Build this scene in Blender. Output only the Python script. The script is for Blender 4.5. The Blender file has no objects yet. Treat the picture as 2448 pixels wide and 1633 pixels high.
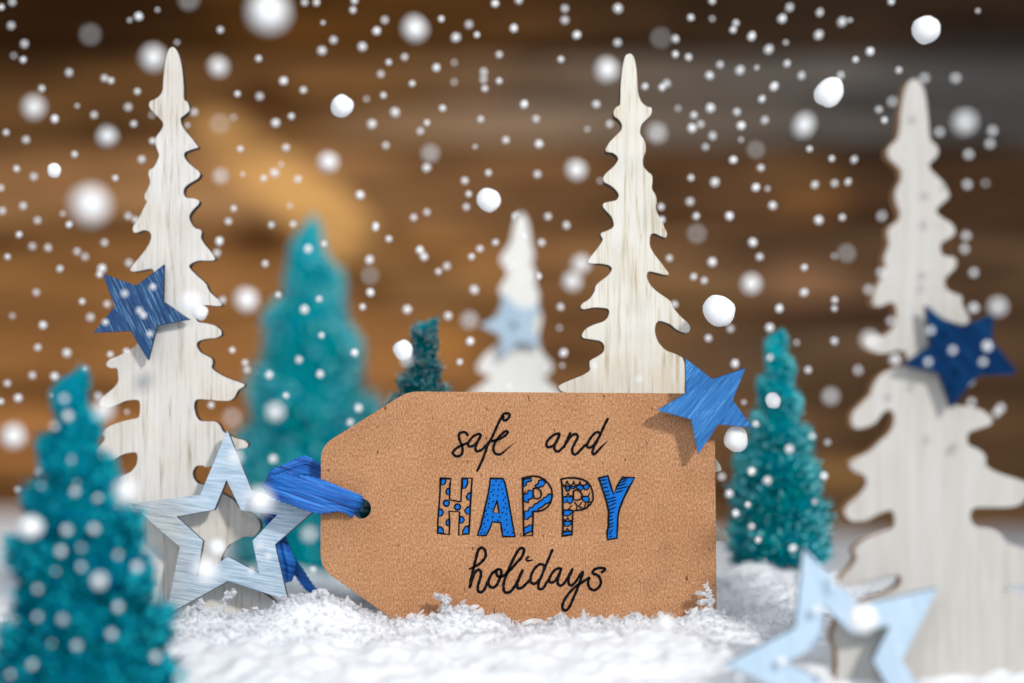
import bpy, math, random
import numpy as np
from mathutils import Vector, Matrix, Euler
from mathutils.geometry import tessellate_polygon

random.seed(7)
rng = np.random.default_rng(11)
S = bpy.context.scene
COL = S.collection

# ------------------------------------------------------------------ camera
FPX = 5783.0          # focal length in photo pixels (photo is 2448 wide)
CX, HOR = 1224.0, 937.0
D0 = 0.60             # distance of the gift tag = focus
HC = 0.0574           # lens height above the snow
cam = bpy.data.cameras.new('camera')
cam.sensor_width = 36.0
cam.lens = 36.0 * FPX / 2448.0
cam.shift_y = (HOR - 816.5) / 2448.0
cam.clip_start = 0.01
cam.clip_end = 20.0
cam.dof.use_dof = True
cam.dof.focus_distance = D0 + 0.002
cam.dof.aperture_fstop = 4.1
cam.dof.aperture_blades = 0
co = bpy.data.objects.new('camera', cam)
COL.objects.link(co)
co.location = (0, -D0, HC)
co.rotation_euler = (math.pi / 2, 0, 0)
S.camera = co

# ------------------------------------------------------------------ world + lamps
w = bpy.data.worlds.new('World'); S.world = w; w.use_nodes = True
bgn = w.node_tree.nodes['Background']
bgn.inputs[0].default_value = (0.80, 0.89, 1.0, 1); bgn.inputs[1].default_value = 0.42

def aim(o, target):
    d = Vector(target) - o.location
    o.rotation_euler = d.to_track_quat('-Z', 'Y').to_euler()

def spot(name, loc, target, watt, size, angle, blend, color):
    L = bpy.data.lights.new(name, 'SPOT'); L.energy = watt; L.shadow_soft_size = size
    L.spot_size = math.radians(angle); L.spot_blend = blend; L.color = color
    o = bpy.data.objects.new(name, L); COL.objects.link(o); o.location = loc; aim(o, target); return o

def area(name, loc, target, watt, sx, sy, color):
    L = bpy.data.lights.new(name, 'AREA'); L.shape = 'RECTANGLE'; L.energy = watt; L.size = sx; L.size_y = sy; L.color = color
    o = bpy.data.objects.new(name, L); COL.objects.link(o); o.location = loc; aim(o, target); return o

spot('key_lamp', (0.78, -1.46, 0.86), (-0.015, 0.0, 0.045), 106, 0.085, 20, 1.0, (1.0, 0.97, 0.935))
area('added_front_fill', (-0.22, -1.0, 0.34), (0, 0.1, 0.06), 3.1, 0.6, 0.4, (0.95, 0.975, 1.0))  # unseen area light added as frontal fill to soften shadows
area('added_top_fill', (0.10, -0.12, 0.75), (0, 0.02, 0), 1.1, 0.7, 0.5, (0.96, 0.98, 1.0))  # unseen overhead light added to lift the snow
spot('added_wall_fill', (-0.30, -0.10, 0.70), (-0.035, 0.52, 0.075), 21, 0.12, 29, 1.0, (1.0, 0.95, 0.88))  # unseen spot added to brighten the middle of the wall
S.view_settings.view_transform = 'Standard'
S.view_settings.look = 'None'
S.view_settings.exposure = 0.0
S.view_settings.gamma = 1.0
S.view_settings.use_curve_mapping = False
S.render.engine = 'CYCLES'
S.cycles.use_denoising = True
S.cycles.max_bounces = 9
S.cycles.diffuse_bounces = 8
S.cycles.transparent_max_bounces = 4
S.cycles.caustics_reflective = False
S.cycles.caustics_refractive = False

# ------------------------------------------------------------------ helpers
def P(px, py, d):
    return Vector(((px - CX) / FPX * d, d - D0, HC - (py - HOR) / FPX * d))

def tag(o, label=None, cat=None, group=None, kind=None):
    if label: o['label'] = label
    if cat: o['category'] = cat
    if group: o['group'] = group
    if kind: o['kind'] = kind
    return o

def link(name, me, parent=None, mats=()):
    o = bpy.data.objects.new(name, me)
    for m in mats: me.materials.append(m)
    COL.objects.link(o)
    if parent: o.parent = parent
    return o

def empty(name, loc):
    o = bpy.data.objects.new(name, None); COL.objects.link(o); o.location = loc
    o.empty_display_size = 0.01
    return o

def np_mesh(name, verts, faces, smooth=False, cols=None):
    """verts (n,3); faces (m,k) all same size"""
    me = bpy.data.meshes.new(name)
    verts = np.asarray(verts, dtype=np.float32); faces = np.asarray(faces, dtype=np.int32)
    m, k = faces.shape
    me.vertices.add(len(verts)); me.vertices.foreach_set('co', verts.ravel())
    me.loops.add(m * k); me.loops.foreach_set('vertex_index', faces.ravel())
    me.polygons.add(m)
    me.polygons.foreach_set('loop_start', np.arange(m, dtype=np.int32) * k)
    me.update(calc_edges=True)
    me.validate()
    if smooth: me.polygons.foreach_set('use_smooth', np.ones(len(me.polygons), dtype=bool))
    if cols is not None:
        a = me.color_attributes.new('tint', 'FLOAT_COLOR', 'POINT')
        c = np.ones((len(verts), 4), dtype=np.float32); c[:, :3] = cols
        a.data.foreach_set('color', c.ravel())
    return me

def tri_mesh(name, verts, faces, cols):
    """quads plus degenerate quads (last index repeated) turned into triangles"""
    faces = np.asarray(faces); q = faces[faces[:, 2] != faces[:, 3]]; t = faces[faces[:, 2] == faces[:, 3]][:, :3]
    t = np.concatenate([q[:, [0, 1, 2]], q[:, [0, 2, 3]], t])
    return np_mesh(name, verts, t, False, cols)

def catmull(pts, n=8, closed=False):
    p = [np.array(q, float) for q in pts]; out = []
    N = len(p)
    rngi = range(N) if closed else range(N - 1)
    for i in rngi:
        if closed: a, b, c, d = p[(i-1) % N], p[i], p[(i+1) % N], p[(i+2) % N]
        else: a, b, c, d = p[max(i-1, 0)], p[i], p[i+1], p[min(i+2, N-1)]
        for k in range(n):
            t = k / n
            out.append(0.5 * ((2*b) + (-a + c)*t + (2*a - 5*b + 4*c - d)*t*t + (-a + 3*b - 3*c + d)*t**3))
    if not closed: out.append(p[-1])
    return out

def chaikin(pts, it=1, r=0.25):
    p = [np.array(q, float) for q in pts]
    for _ in range(it):
        q = []
        for i in range(len(p)):
            a, b = p[i], p[(i+1) % len(p)]
            q.append(a * (1-r) + b * r); q.append(a * r + b * (1-r))
        p = q
    return p

def vnoise(x, y, seed=0):
    """vectorised 2-D value noise in -1..1"""
    xi = np.floor(x).astype(np.int64); yi = np.floor(y).astype(np.int64)
    xf = x - xi; yf = y - yi
    u = xf*xf*(3-2*xf); v = yf*yf*(3-2*yf)
    def h(a, b):
        n = (a * 374761393 + b * 668265263 + seed * 1442695041) & 0x7fffffff
        n = ((n ^ (n >> 13)) * 1274126177) & 0x7fffffff
        return ((n ^ (n >> 16)) & 0xffff) / 32767.5 - 1
    return (h(xi, yi)*(1-u) + h(xi+1, yi)*u)*(1-v) + (h(xi, yi+1)*(1-u) + h(xi+1, yi+1)*u)*v

def fbm(x, y, o=4, seed=0):
    s = 0; a = 1; f = 1
    for i in range(o):
        s = s + a * vnoise(x*f, y*f, seed + i*17); a *= 0.5; f *= 2.03
    return s

# ------------------------------------------------------------------ materials
def mat(name):
    m = bpy.data.materials.new(name); m.use_nodes = True
    nt = m.node_tree; b = nt.nodes['Principled BSDF']
    b.inputs['Roughness'].default_value = 0.6
    return m, nt, b

def nd(nt, t, **kw):
    n = nt.nodes.new(t)
    for k, v in kw.items(): setattr(n, k, v)
    return n

def ramp(nt, stops):
    r = nd(nt, 'ShaderNodeValToRGB'); e = r.color_ramp.elements
    e[0].position, e[0].color = stops[0][0], (*stops[0][1], 1)
    e[1].position, e[1].color = stops[-1][0], (*stops[-1][1], 1)
    for p, c in stops[1:-1]:
        x = e.new(p); x.color = (*c, 1)
    return r

def grain_mat(name, stops, across=900, along=45, angle=0.0, bump=0.25, rough=0.7, seed=0.0, blotch=None, dist=0.0004, spec=0.3):
    """stained / whitewashed wood; grain runs along local Z turned by angle in the XZ plane"""
    m, nt, b = mat(name)
    tc = nd(nt, 'ShaderNodeTexCoord')
    mp = nd(nt, 'ShaderNodeMapping'); mp.inputs['Rotation'].default_value = (0, angle, 0); mp.inputs['Location'].default_value = (seed, seed*.3, 0)
    mp2 = nd(nt, 'ShaderNodeMapping'); mp2.inputs['Scale'].default_value = (across, 60, along)
    nt.links.new(tc.outputs['Object'], mp.inputs[0]); nt.links.new(mp.outputs[0], mp2.inputs[0])
    n1 = nd(nt, 'ShaderNodeTexNoise'); n1.inputs['Scale'].default_value = 1.0; n1.inputs['Detail'].default_value = 5; n1.inputs['Roughness'].default_value = 0.65; n1.inputs['Distortion'].default_value = 0.4
    nt.links.new(mp2.outputs[0], n1.inputs['Vector'])
    r = ramp(nt, stops); nt.links.new(n1.outputs['Fac'], r.inputs[0])
    col = r.outputs[0]
    if blotch:
        n2 = nd(nt, 'ShaderNodeTexNoise'); n2.inputs['Scale'].default_value = blotch[0]; n2.inputs['Detail'].default_value = 3
        nt.links.new(mp.outputs[0], n2.inputs['Vector'])
        rr = ramp(nt, [(0.42, (0, 0, 0)), (0.7, (1, 1, 1))]); nt.links.new(n2.outputs['Fac'], rr.inputs[0])
        mx = nd(nt, 'ShaderNodeMixRGB', blend_type='MULTIPLY'); mx.inputs[2].default_value = (*blotch[1], 1)
        nt.links.new(rr.outputs[0], mx.inputs[0]); nt.links.new(col, mx.inputs[1]); col = mx.outputs[0]
    nt.links.new(col, b.inputs['Base Color'])
    b.inputs['Roughness'].default_value = rough
    b.inputs['Specular IOR Level'].default_value = spec
    bp = nd(nt, 'ShaderNodeBump'); bp.inputs['Strength'].default_value = bump; bp.inputs['Distance'].default_value = dist
    nt.links.new(n1.outputs['Fac'], bp.inputs['Height']); nt.links.new(bp.outputs[0], b.inputs['Normal'])
    return m

WHITE_STOPS = [(0.29, (0.365, 0.301, 0.237)), (0.38, (0.565, 0.519, 0.465)), (0.45, (0.656, 0.629, 0.593)), (0.70, (0.720, 0.702, 0.674))]
WARM_STOPS = [(0.30, (0.397, 0.307, 0.198)), (0.40, (0.560, 0.506, 0.406)), (0.49, (0.659, 0.632, 0.560)), (0.72, (0.695, 0.681, 0.642))]
M_white = grain_mat('whitewashed_wood', WHITE_STOPS, 1250, 60, 0, 0.45, seed=0.3, blotch=(60, (0.93, 0.88, 0.82)))
M_warm = grain_mat('whitewashed_wood_warm', WARM_STOPS, 1300, 55, 0, 0.45, seed=1.3, blotch=(70, (0.94, 0.89, 0.82)))
M_plain = grain_mat('whitewashed_wood_smooth', [(0.3, (0.42, 0.39, 0.345)), (0.6, (0.50, 0.482, 0.455))], 700, 40, 0, 0.2, seed=2.3)
M_far = grain_mat('bright_whitewashed_wood', [(0.3, (0.74, 0.71, 0.66)), (0.6, (0.86, 0.85, 0.82))], 700, 40, 0, 0.2, seed=2.9)
M_burn = grain_mat('laser_cut_edge', [(0.3, (0.035, 0.022, 0.016)), (0.7, (0.10, 0.060, 0.038))], 300, 300, 0, 0.1, rough=0.8)
M_tan_edge = grain_mat('tan_cut_edge', [(0.3, (0.22, 0.11, 0.045)), (0.7, (0.42, 0.23, 0.10))], 300, 300, 0, 0.1, rough=0.8)
def blue_stops(d, m_, l): return [(0.36, d), (0.46, m_), (0.54, m_), (0.66, l)]
M_star_tree = grain_mat('blue_stain_streaked', blue_stops((0.002, 0.016, 0.065), (0.007, 0.055, 0.17), (0.17, 0.34, 0.50)), 2300, 120, math.radians(26), 0.5, 0.55, 3.1)
M_star_tag = grain_mat('blue_stain_bright', blue_stops((0.008, 0.075, 0.24), (0.018, 0.150, 0.43), (0.12, 0.35, 0.66)), 2200, 130, math.radians(-38), 0.4, 0.5, 4.2)
M_star_navy = grain_mat('navy_stain', blue_stops((0.0005, 0.012, 0.050), (0.001, 0.022, 0.080), (0.004, 0.045, 0.13)), 900, 80, math.radians(38), 0.3, 0.7, 5.2, spec=0.05)
M_star_edge = grain_mat('dark_blue_edge', [(0.3, (0.006, 0.015, 0.035)), (0.7, (0.015, 0.04, 0.09))], 300, 300, 0, 0.1)
M_pale = grain_mat('pale_blue_stain', [(0.28, (0.21, 0.30, 0.40)), (0.45, (0.38, 0.50, 0.62)), (0.60, (0.52, 0.64, 0.75)), (0.75, (0.70, 0.78, 0.84))], 1900, 120, math.radians(82), 0.45, 0.55, 6.1, blotch=(26, (0.92, 0.76, 0.64)))
M_pale2 = grain_mat('pale_blue_paint', [(0.3, (0.34, 0.47, 0.60)), (0.7, (0.48, 0.60, 0.71))], 500, 60, math.radians(20), 0.2, 0.55, 7.1)
M_pale_edge = grain_mat('slate_edge', [(0.3, (0.05, 0.075, 0.11)), (0.7, (0.12, 0.16, 0.20))], 300, 300, 0, 0.1)

def kraft():
    m, nt, b = mat('kraft_card')
    tc = nd(nt, 'ShaderNodeTexCoord')
    def noise(sc, scale, det, rough=0.6):
        mp = nd(nt, 'ShaderNodeMapping'); mp.inputs['Scale'].default_value = sc
        n = nd(nt, 'ShaderNodeTexNoise'); n.inputs['Scale'].default_value = scale; n.inputs['Detail'].default_value = det; n.inputs['Roughness'].default_value = rough
        nt.links.new(tc.outputs['Object'], mp.inputs[0]); nt.links.new(mp.outputs[0], n.inputs['Vector']); return n
    n1 = noise((1.25, 1, 0.7), 2000, 4, 0.8)
    r1 = ramp(nt, [(0.34, (0.250, 0.110, 0.045)), (0.50, (0.45, 0.225, 0.110)), (0.66, (0.66, 0.385, 0.22))])
    nt.links.new(n1.outputs['Fac'], r1.inputs[0])
    n2 = noise((1, 1, 1), 60, 4)
    r2 = ramp(nt, [(0.35, (0.86, 0.81, 0.76)), (0.65, (1.0, 1.0, 1.0))]); nt.links.new(n2.outputs['Fac'], r2.inputs[0])
    mx = nd(nt, 'ShaderNodeMixRGB', blend_type='MULTIPLY'); mx.inputs[0].default_value = 1
    nt.links.new(r1.outputs[0], mx.inputs[1]); nt.links.new(r2.outputs[0], mx.inputs[2])
    n3 = noise((2.2, 1, 0.9), 420, 1, 0.3)      # sparse dark fibres
    r3 = ramp(nt, [(0.742, (0, 0, 0)), (0.762, (1, 1, 1))]); nt.links.new(n3.outputs['Fac'], r3.inputs[0])
    mx2 = nd(nt, 'ShaderNodeMixRGB', blend_type='MIX'); mx2.inputs[2].default_value = (0.16, 0.07, 0.03, 1)
    nt.links.new(r3.outputs[0], mx2.inputs[0]); nt.links.new(mx.outputs[0], mx2.inputs[1])
    nt.links.new(mx2.outputs[0], b.inputs['Base Color'])
    b.inputs['Roughness'].default_value = 0.85; b.inputs['Specular IOR Level'].default_value = 0.2
    bp = nd(nt, 'ShaderNodeBump'); bp.inputs['Strength'].default_value = 0.35; bp.inputs['Distance'].default_value = 0.00008
    nt.links.new(n1.outputs['Fac'], bp.inputs['Height']); nt.links.new(bp.outputs[0], b.inputs['Normal'])
    return m
M_kraft = kraft()
M_kraft_edge = grain_mat('card_cut_edge', [(0.3, (0.55, 0.38, 0.24)), (0.7, (0.72, 0.56, 0.40))], 600, 600, 0, 0.1)
def ink(name, c, rough, sc, var):
    m, nt, b = mat(name)
    tc = nd(nt, 'ShaderNodeTexCoord'); n = nd(nt, 'ShaderNodeTexNoise'); n.inputs['Scale'].default_value = sc
    nt.links.new(tc.outputs['Object'], n.inputs['Vector'])
    r = ramp(nt, [(0.3, tuple(x * (1 - var) for x in c)), (0.6, tuple(min(1, x * (1 + var)) for x in c)), (0.72, tuple(x * (1 + var) * 0.92 + y * 0.08 for x, y in zip(c, (0.20, 0.10, 0.05))))])
    nt.links.new(n.outputs['Fac'], r.inputs[0]); nt.links.new(r.outputs[0], b.inputs['Base Color'])
    b.inputs['Roughness'].default_value = rough; b.inputs['Specular IOR Level'].default_value = 0.03
    return m
M_ink = ink('black_ink', (0.006, 0.006, 0.008), 0.8, 2600, 0.4)
M_blue_ink = ink('blue_ink', (0.008, 0.135, 0.50), 0.8, 2600, 0.14)
M_raffia = grain_mat('blue_raffia', [(0.34, (0.003, 0.030, 0.14)), (0.48, (0.006, 0.10, 0.42)), (0.66, (0.03, 0.22, 0.66))], 1400, 60, math.radians(70), 0.5, 0.5, 8.0)

def attr_mat(name, rough=0.6, spec=0.3, transl=0.0, gain=None, bumpscale=None):
    m, nt, b = mat(name)
    a = nd(nt, 'ShaderNodeAttribute', attribute_name='tint')
    src = a.outputs['Color']
    if gain:
        tc = nd(nt, 'ShaderNodeTexCoord'); mp = nd(nt, 'ShaderNodeMapping'); mp.inputs['Scale'].default_value = gain[0]
        n = nd(nt, 'ShaderNodeTexNoise'); n.inputs['Scale'].default_value = 1; n.inputs['Detail'].default_value = 5
        nt.links.new(tc.outputs['Object'], mp.inputs[0]); nt.links.new(mp.outputs[0], n.inputs['Vector'])
        r = ramp(nt, [(0.3, gain[1]), (0.7, gain[2])]); nt.links.new(n.outputs['Fac'], r.inputs[0])
        mx = nd(nt, 'ShaderNodeMixRGB', blend_type='MULTIPLY'); mx.inputs[0].default_value = 1
        nt.links.new(src, mx.inputs[1]); nt.links.new(r.outputs[0], mx.inputs[2]); src = mx.outputs[0]
        bp = nd(nt, 'ShaderNodeBump'); bp.inputs['Strength'].default_value = 0.4; bp.inputs['Distance'].default_value = 0.001
        nt.links.new(n.outputs['Fac'], bp.inputs['Height']); nt.links.new(bp.outputs[0], b.inputs['Normal'])
    nt.links.new(src, b.inputs['Base Color'])
    b.inputs['Roughness'].default_value = rough; b.inputs['Specular IOR Level'].default_value = spec
    if transl:
        tr = nd(nt, 'ShaderNodeBsdfTranslucent'); nt.links.new(src, tr.inputs[0])
        ms = nd(nt, 'ShaderNodeMixShader'); ms.inputs[0].default_value = transl
        out = nt.nodes['Material Output']
        nt.links.new(b.outputs[0], ms.inputs[1]); nt.links.new(tr.outputs[0], ms.inputs[2]); nt.links.new(ms.outputs[0], out.inputs[0])
    return m
M_bristle = attr_mat('dyed_bristles', 0.6, 0.0, 0.5)
M_wall = attr_mat('old_plank_wall', 0.85, 0.03, 0, ((18, 18, 260), (0.72, 0.70, 0.68), (1.15, 1.15, 1.15)))
def snow_mat(name, transl, c=(0.93, 0.94, 0.96)):
    m, nt, b = mat(name)
    tc = nd(nt, 'ShaderNodeTexCoord'); n = nd(nt, 'ShaderNodeTexNoise'); n.inputs['Scale'].default_value = 900; n.inputs['Detail'].default_value = 4
    nt.links.new(tc.outputs['Object'], n.inputs['Vector'])
    r = ramp(nt, [(0.3, tuple(x * 0.95 for x in c)), (0.7, c)]); nt.links.new(n.outputs['Fac'], r.inputs[0]); nt.links.new(r.outputs[0], b.inputs['Base Color'])
    b.inputs['Roughness'].default_value = 0.6; b.inputs['Specular IOR Level'].default_value = 0.3
    bp = nd(nt, 'ShaderNodeBump'); bp.inputs['Strength'].default_value = 0.35; bp.inputs['Distance'].default_value = 0.0003
    nt.links.new(n.outputs['Fac'], bp.inputs['Height']); nt.links.new(bp.outputs[0], b.inputs['Normal'])
    if transl:
        tr = nd(nt, 'ShaderNodeBsdfTranslucent'); tr.inputs[0].default_value = (*c, 1)
        ms = nd(nt, 'ShaderNodeMixShader'); ms.inputs[0].default_value = transl
        nt.links.new(b.outputs[0], ms.inputs[1]); nt.links.new(tr.outputs[0], ms.inputs[2]); nt.links.new(ms.outputs[0], nt.nodes['Material Output'].inputs[0])
    return m
M_snow = snow_mat('snow', 0, (0.83, 0.845, 0.87))
M_shred = snow_mat('snow_shreds', 0.5, (0.90, 0.91, 0.93))
M_flake = snow_mat('falling_snow', 0, (0.98, 0.975, 0.97))
_b = M_flake.node_tree.nodes['Principled BSDF']
_b.inputs['Subsurface Weight'].default_value = 1.0; _b.inputs['Subsurface Radius'].default_value = (1, 1, 1); _b.inputs['Subsurface Scale'].default_value = 0.0025; _b.inputs['Specular IOR Level'].default_value = 0.0

# ------------------------------------------------------------------ snow ground
PROF = [(-400, 1500), (300, 1486), (420, 1478), (470, 1466), (540, 1474), (600, 1470), (650, 1458), (700, 1440), (745, 1428), (790, 1432), (840, 1452), (900, 1482), (945, 1494),
        (1000, 1484), (1050, 1476), (1080, 1464), (1110, 1458), (1140, 1466), (1165, 1480), (1185, 1478), (1205, 1494), (1222, 1508), (1250, 1498), (1290, 1504), (1320, 1494), (1340, 1484),
        (1365, 1492), (1400, 1486), (1440, 1490), (1480, 1490), (1520, 1478), (1560, 1490), (1592, 1482), (1615, 1492), (1640, 1482), (1660, 1470), (1700, 1466), (1730, 1474), (1800, 1500), (2900, 1520)]
px_ = np.array([p[0] for p in PROF], float); py_ = np.array([p[1] for p in PROF], float)
def sstep(t): t = np.clip(t, 0, 1); return t*t*(3-2*t)
def ground(x, y):
    d = 0.594
    px = x / d * FPX + CX
    zr = HC - (np.interp(px, px_, py_) - HOR) / FPX * d
    z = -0.0012 + 0.0016 * fbm(x*38, y*38, 4, 3) + 0.0010 * fbm(x*160, y*160, 3, 9)
    back = sstep((y - 0.03) / 0.15); z = z + 0.0015 * back
    z = z - 0.013 * sstep((-0.018 - y) / 0.07)
    sig = np.where(y < -0.006, 0.011, 0.004)
    g = np.exp(-((y + 0.006) / sig)**2)
    z = z * (1 - g) + (zr + 0.00045 * fbm(x*420, y*420, 2, 5)) * g
    z = z + 0.0105 * np.exp(-((x - 0.068) / 0.030)**2 - ((y - 0.058) / 0.028)**2)
    z = z + 0.004 * np.exp(-((x + 0.055) / 0.03)**2 - ((y - 0.05) / 0.03)**2)
    z = z - 0.0085 * sstep((x - 0.04) / 0.05) * sstep((y - 0.12) / 0.15) + 0.002 * np.exp(-((x + 0.2) / 0.06)**2 - ((y - 0.40) / 0.10)**2)
    return z
xs = np.concatenate([np.linspace(-0.6, -0.16, 60), np.linspace(-0.158, 0.158, 560), np.linspace(0.16, 0.6, 60)])
ys = np.concatenate([np.linspace(-0.52, -0.13, 60), np.linspace(-0.128, 0.07, 330), np.linspace(0.072, 0.56, 150)])
X, Y = np.meshgrid(xs, ys); Z = ground(X, Y)
V = np.stack([X.ravel(), Y.ravel(), Z.ravel()], 1)
nx, ny = len(xs), len(ys)
I = np.arange(nx * ny).reshape(ny, nx)
Fq = np.stack([I[:-1, :-1].ravel(), I[:-1, 1:].ravel(), I[1:, 1:].ravel(), I[1:, :-1].ravel()], 1)
g = link('ground_snow', np_mesh('ground_snow', V, Fq, True), None, [M_snow]); tag(g, kind='structure')

def shards(cent, L, W, up=0.0, r=rng):
    """n curled slivers: 3x2 vertices each"""
    n = len(cent)
    a = r.normal(size=(n, 3)); a[:, 2] = a[:, 2] * 0.7 + up; a /= np.linalg.norm(a, axis=1)[:, None]
    b = r.normal(size=(n, 3)); b -= (b * a).sum(1)[:, None] * a; b /= np.linalg.norm(b, axis=1)[:, None]
    c = np.cross(a, b)
    curl = r.uniform(0.1, 0.5, n)[:, None] * L[:, None]
    vs = []
    for i, t in enumerate((-0.5, 0.0, 0.5)):
        wd = (0.5, 1.0, 0.35)[i]
        ctr = cent + a * (t * L)[:, None] + c * (curl * (1 - abs(t) * 2)) + b * (r.uniform(-.2, .2, n) * W)[:, None]
        for s in (-1, 1): vs.append(ctr + b * (s * 0.5 * wd * W * r.uniform(0.5, 1.3, n))[:, None])
    V = np.stack(vs, 1).reshape(-1, 3)
    base = (np.arange(n) * 6)[:, None]
    F = np.concatenate([base + np.array([[0, 1, 3, 2]]), base + np.array([[2, 3, 5, 4]])], 0)
    return V, F

n1 = 42000
x1 = rng.uniform(-0.16, 0.16, n1); y1 = np.concatenate([rng.uniform(-0.026, 0.05, n1 * 2 // 3), rng.uniform(-0.02, 0.14, n1 - n1 * 2 // 3)])
L1 = rng.gamma(2.0, 0.00034, n1) + 0.0004; W1 = L1 * rng.uniform(0.35, 0.9, n1)
c1 = np.stack([x1, y1, ground(x1, y1) + L1 * rng.uniform(-0.1, 0.35, n1)], 1)
V1, F1 = shards(c1, L1, W1, 0.15)
# standing shreds along the ridge in front of the tag and star
n2 = 5200
x2 = rng.uniform(-0.095, 0.06, n2); y2 = rng.uniform(-0.010, -0.003, n2)
L2 = rng.gamma(2.0, 0.00042, n2) + 0.0004; W2 = L2 * rng.uniform(0.3, 0.8, n2)
c2 = np.stack([x2, y2, ground(x2, y2) + L2 * rng.uniform(-0.2, 0.5, n2)], 1)
V2, F2 = shards(c2, L2, W2, 0.5)
# little tufts that stand up in front of the card, traced from the photo
tufts = []
def tuft(path, wpx, n):
    path = catmull(path, 12)
    for _ in range(n):
        k = random.random(); q = path[int(k * (len(path) - 1))]
        p = P(q[0] + random.gauss(0, wpx * .45), q[1] + random.gauss(0, wpx * .45), 0.5945 + random.uniform(-0.0015, 0.001))
        tufts.append(p)
tuft([(1056, 1480), (1060, 1460), (1066, 1440), (1070, 1430)], 9, 150)
tuft([(1070, 1432), (1056, 1430), (1046, 1424)], 7, 90)
tuft([(1698, 1465), (1698, 1440), (1694, 1420), (1688, 1396)], 6, 120)
tuft([(1698, 1420), (1680, 1418), (1664, 1419)], 4, 50)
tuft([(1700, 1442), (1684, 1438), (1670, 1442)], 6, 80)
tuft([(1112, 1466), (1110, 1456)], 8, 50)
tuft([(1400, 1484), (1406, 1472)], 6, 50)
tuft([(1466, 1490), (1468, 1480)], 6, 40)
tuft([(1330, 1490), (1340, 1476), (1348, 1480)], 10, 90)
tuft([(1508, 1472), (1520, 1470), (1535, 1478), (1548, 1486)], 5, 70)
tuft([(1650, 1470), (1652, 1462)], 8, 60)
tuft([(745, 1430), (760, 1418), (775, 1422)], 9, 80)
tuft([(676, 1440), (680, 1430)], 6, 50)
tuft([(455, 1460), (475, 1448), (482, 1440)], 8, 70)
tuft([(560, 1415), (548, 1420), (535, 1440)], 9, 60)
tuft([(905, 1480), (905, 1468)], 7, 50)
tc_ = np.array([list(p) for p in tufts]); Lt = rng.uniform(0.0006, 0.0017, len(tc_)); Wt = Lt * rng.uniform(0.3, 0.7, len(tc_))
V3, F3 = shards(tc_, Lt, Wt, 0.1)
VV = np.concatenate([V1, V2, V3]); FF = np.concatenate([F1, F2 + len(V1), F3 + len(V1) + len(V2)])
s = link('snow_shreds', np_mesh('snow_shreds', VV, FF, True), None, [M_shred])
tag(s, 'loose white shreds of artificial snow lying over the snow ground', 'artificial snow', kind='stuff')

# ------------------------------------------------------------------ plank wall
WY = 0.52; WD = WY + D0
wx = np.linspace(-0.62, 0.62, 620); wz = np.linspace(-0.03, 0.40, 300)
X, Zw = np.meshgrid(wx, wz)
PX = X / WD * FPX + CX; PY = HOR - (Zw - HC) / WD * FPX
edges = [-780, -540, -310, -95, 128, 352, 548, 742, 958, 1165, 1380]
cols = [((.12, .052, .018),) * 2, ((.12, .052, .018),) * 2, ((.12, .05, .017), (.10, .045, .02)), ((.085, .038, .010), (.050, .030, .018)), ((.135, .068, .026), (.135, .115, .098)),
        ((.235, .125, .055), (.105, .055, .028)), ((.27, .135, .05), (.165, .095, .052)), ((.235, .115, .042), (.115, .066, .036)), ((.26, .125, .045), (.150, .085, .044)), ((.20, .095, .035), (.150, .085, .042))]
C = np.zeros(X.shape + (3,)); depth = np.zeros(X.shape)
for i in range(len(edges) - 1):
    m = (PY >= edges[i]) & (PY < edges[i + 1])
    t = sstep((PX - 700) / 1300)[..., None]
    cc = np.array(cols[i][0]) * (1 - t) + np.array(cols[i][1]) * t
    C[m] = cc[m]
    e = np.minimum(PY - edges[i], edges[i + 1] - PY)
    depth[m] = (0.0025 * np.exp(-(e / 5.0)**2))[m]
C[PY >= edges[-1]] = (.17, .09, .04); C[C.sum(2) == 0] = (.12, .05, .02)
n = fbm(PX / 260, PY / 38, 4, 21)[..., None]
C = C * (1 + 0.50 * n) * (1 + 0.25 * fbm(PX / 420, PY / 14, 3, 33)[..., None])
def patch(cx, cy, rx, ry, ang, color, amt, soft=0.35):
    global C
    a = math.radians(ang); dx, dy = PX - cx, PY - cy
    u = (dx * math.cos(a) + dy * math.sin(a)) / rx; v = (-dx * math.sin(a) + dy * math.cos(a)) / ry
    r = np.sqrt(u*u + v*v) + 0.08 * fbm(PX / 90, PY / 40, 3, 5)
    k = (amt * sstep((1 + soft - r) / (2 * soft)))[..., None]
    C = C * (1 - k) + np.array(color) * k
patch(715, 470, 300, 72, 37, (.62, .36, .14), 0.95, 0.22)
patch(545, 345, 95, 55, 25, (.45, .25, .10), 0.7)
patch(455, 480, 200, 32, 2, (.40, .23, .11), 0.7)
patch(800, 200, 170, 28, 0, (.24, .12, .045), 0.6)
patch(1180, 305, 380, 42, 0, (.30, .19, .11), 0.7)
patch(1500, 290, 420, 60, 0, (.215, .165, .125), 0.5)
patch(620, 580, 75, 50, 10, (.075, .032, .010), 0.85)
patch(640, 230, 70, 45, 20, (.07, .028, .010), 0.7)
patch(900, 640, 75, 90, 30, (.085, .040, .016), 0.75)
patch(1180, 480, 300, 36, 3, (.105, .055, .026), 0.6)
patch(1150, 655, 80, 45, 0, (.34, .17, .06), 0.75)
patch(1060, 830, 75, 60, 0, (.34, .165, .05), 0.7)
patch(930, 950, 60, 50, 0, (.30, .14, .05), 0.6)
patch(1940, 480, 90, 36, 0, (.26, .125, .045), 0.8)
patch(1900, 400, 110, 45, 0, (.19, .105, .045), 0.6)
patch(1935, 672, 90, 32, 0, (.36, .20, .105), 0.85)
patch(1660, 700, 90, 30, 0, (.24, .145, .06), 0.7)
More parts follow.
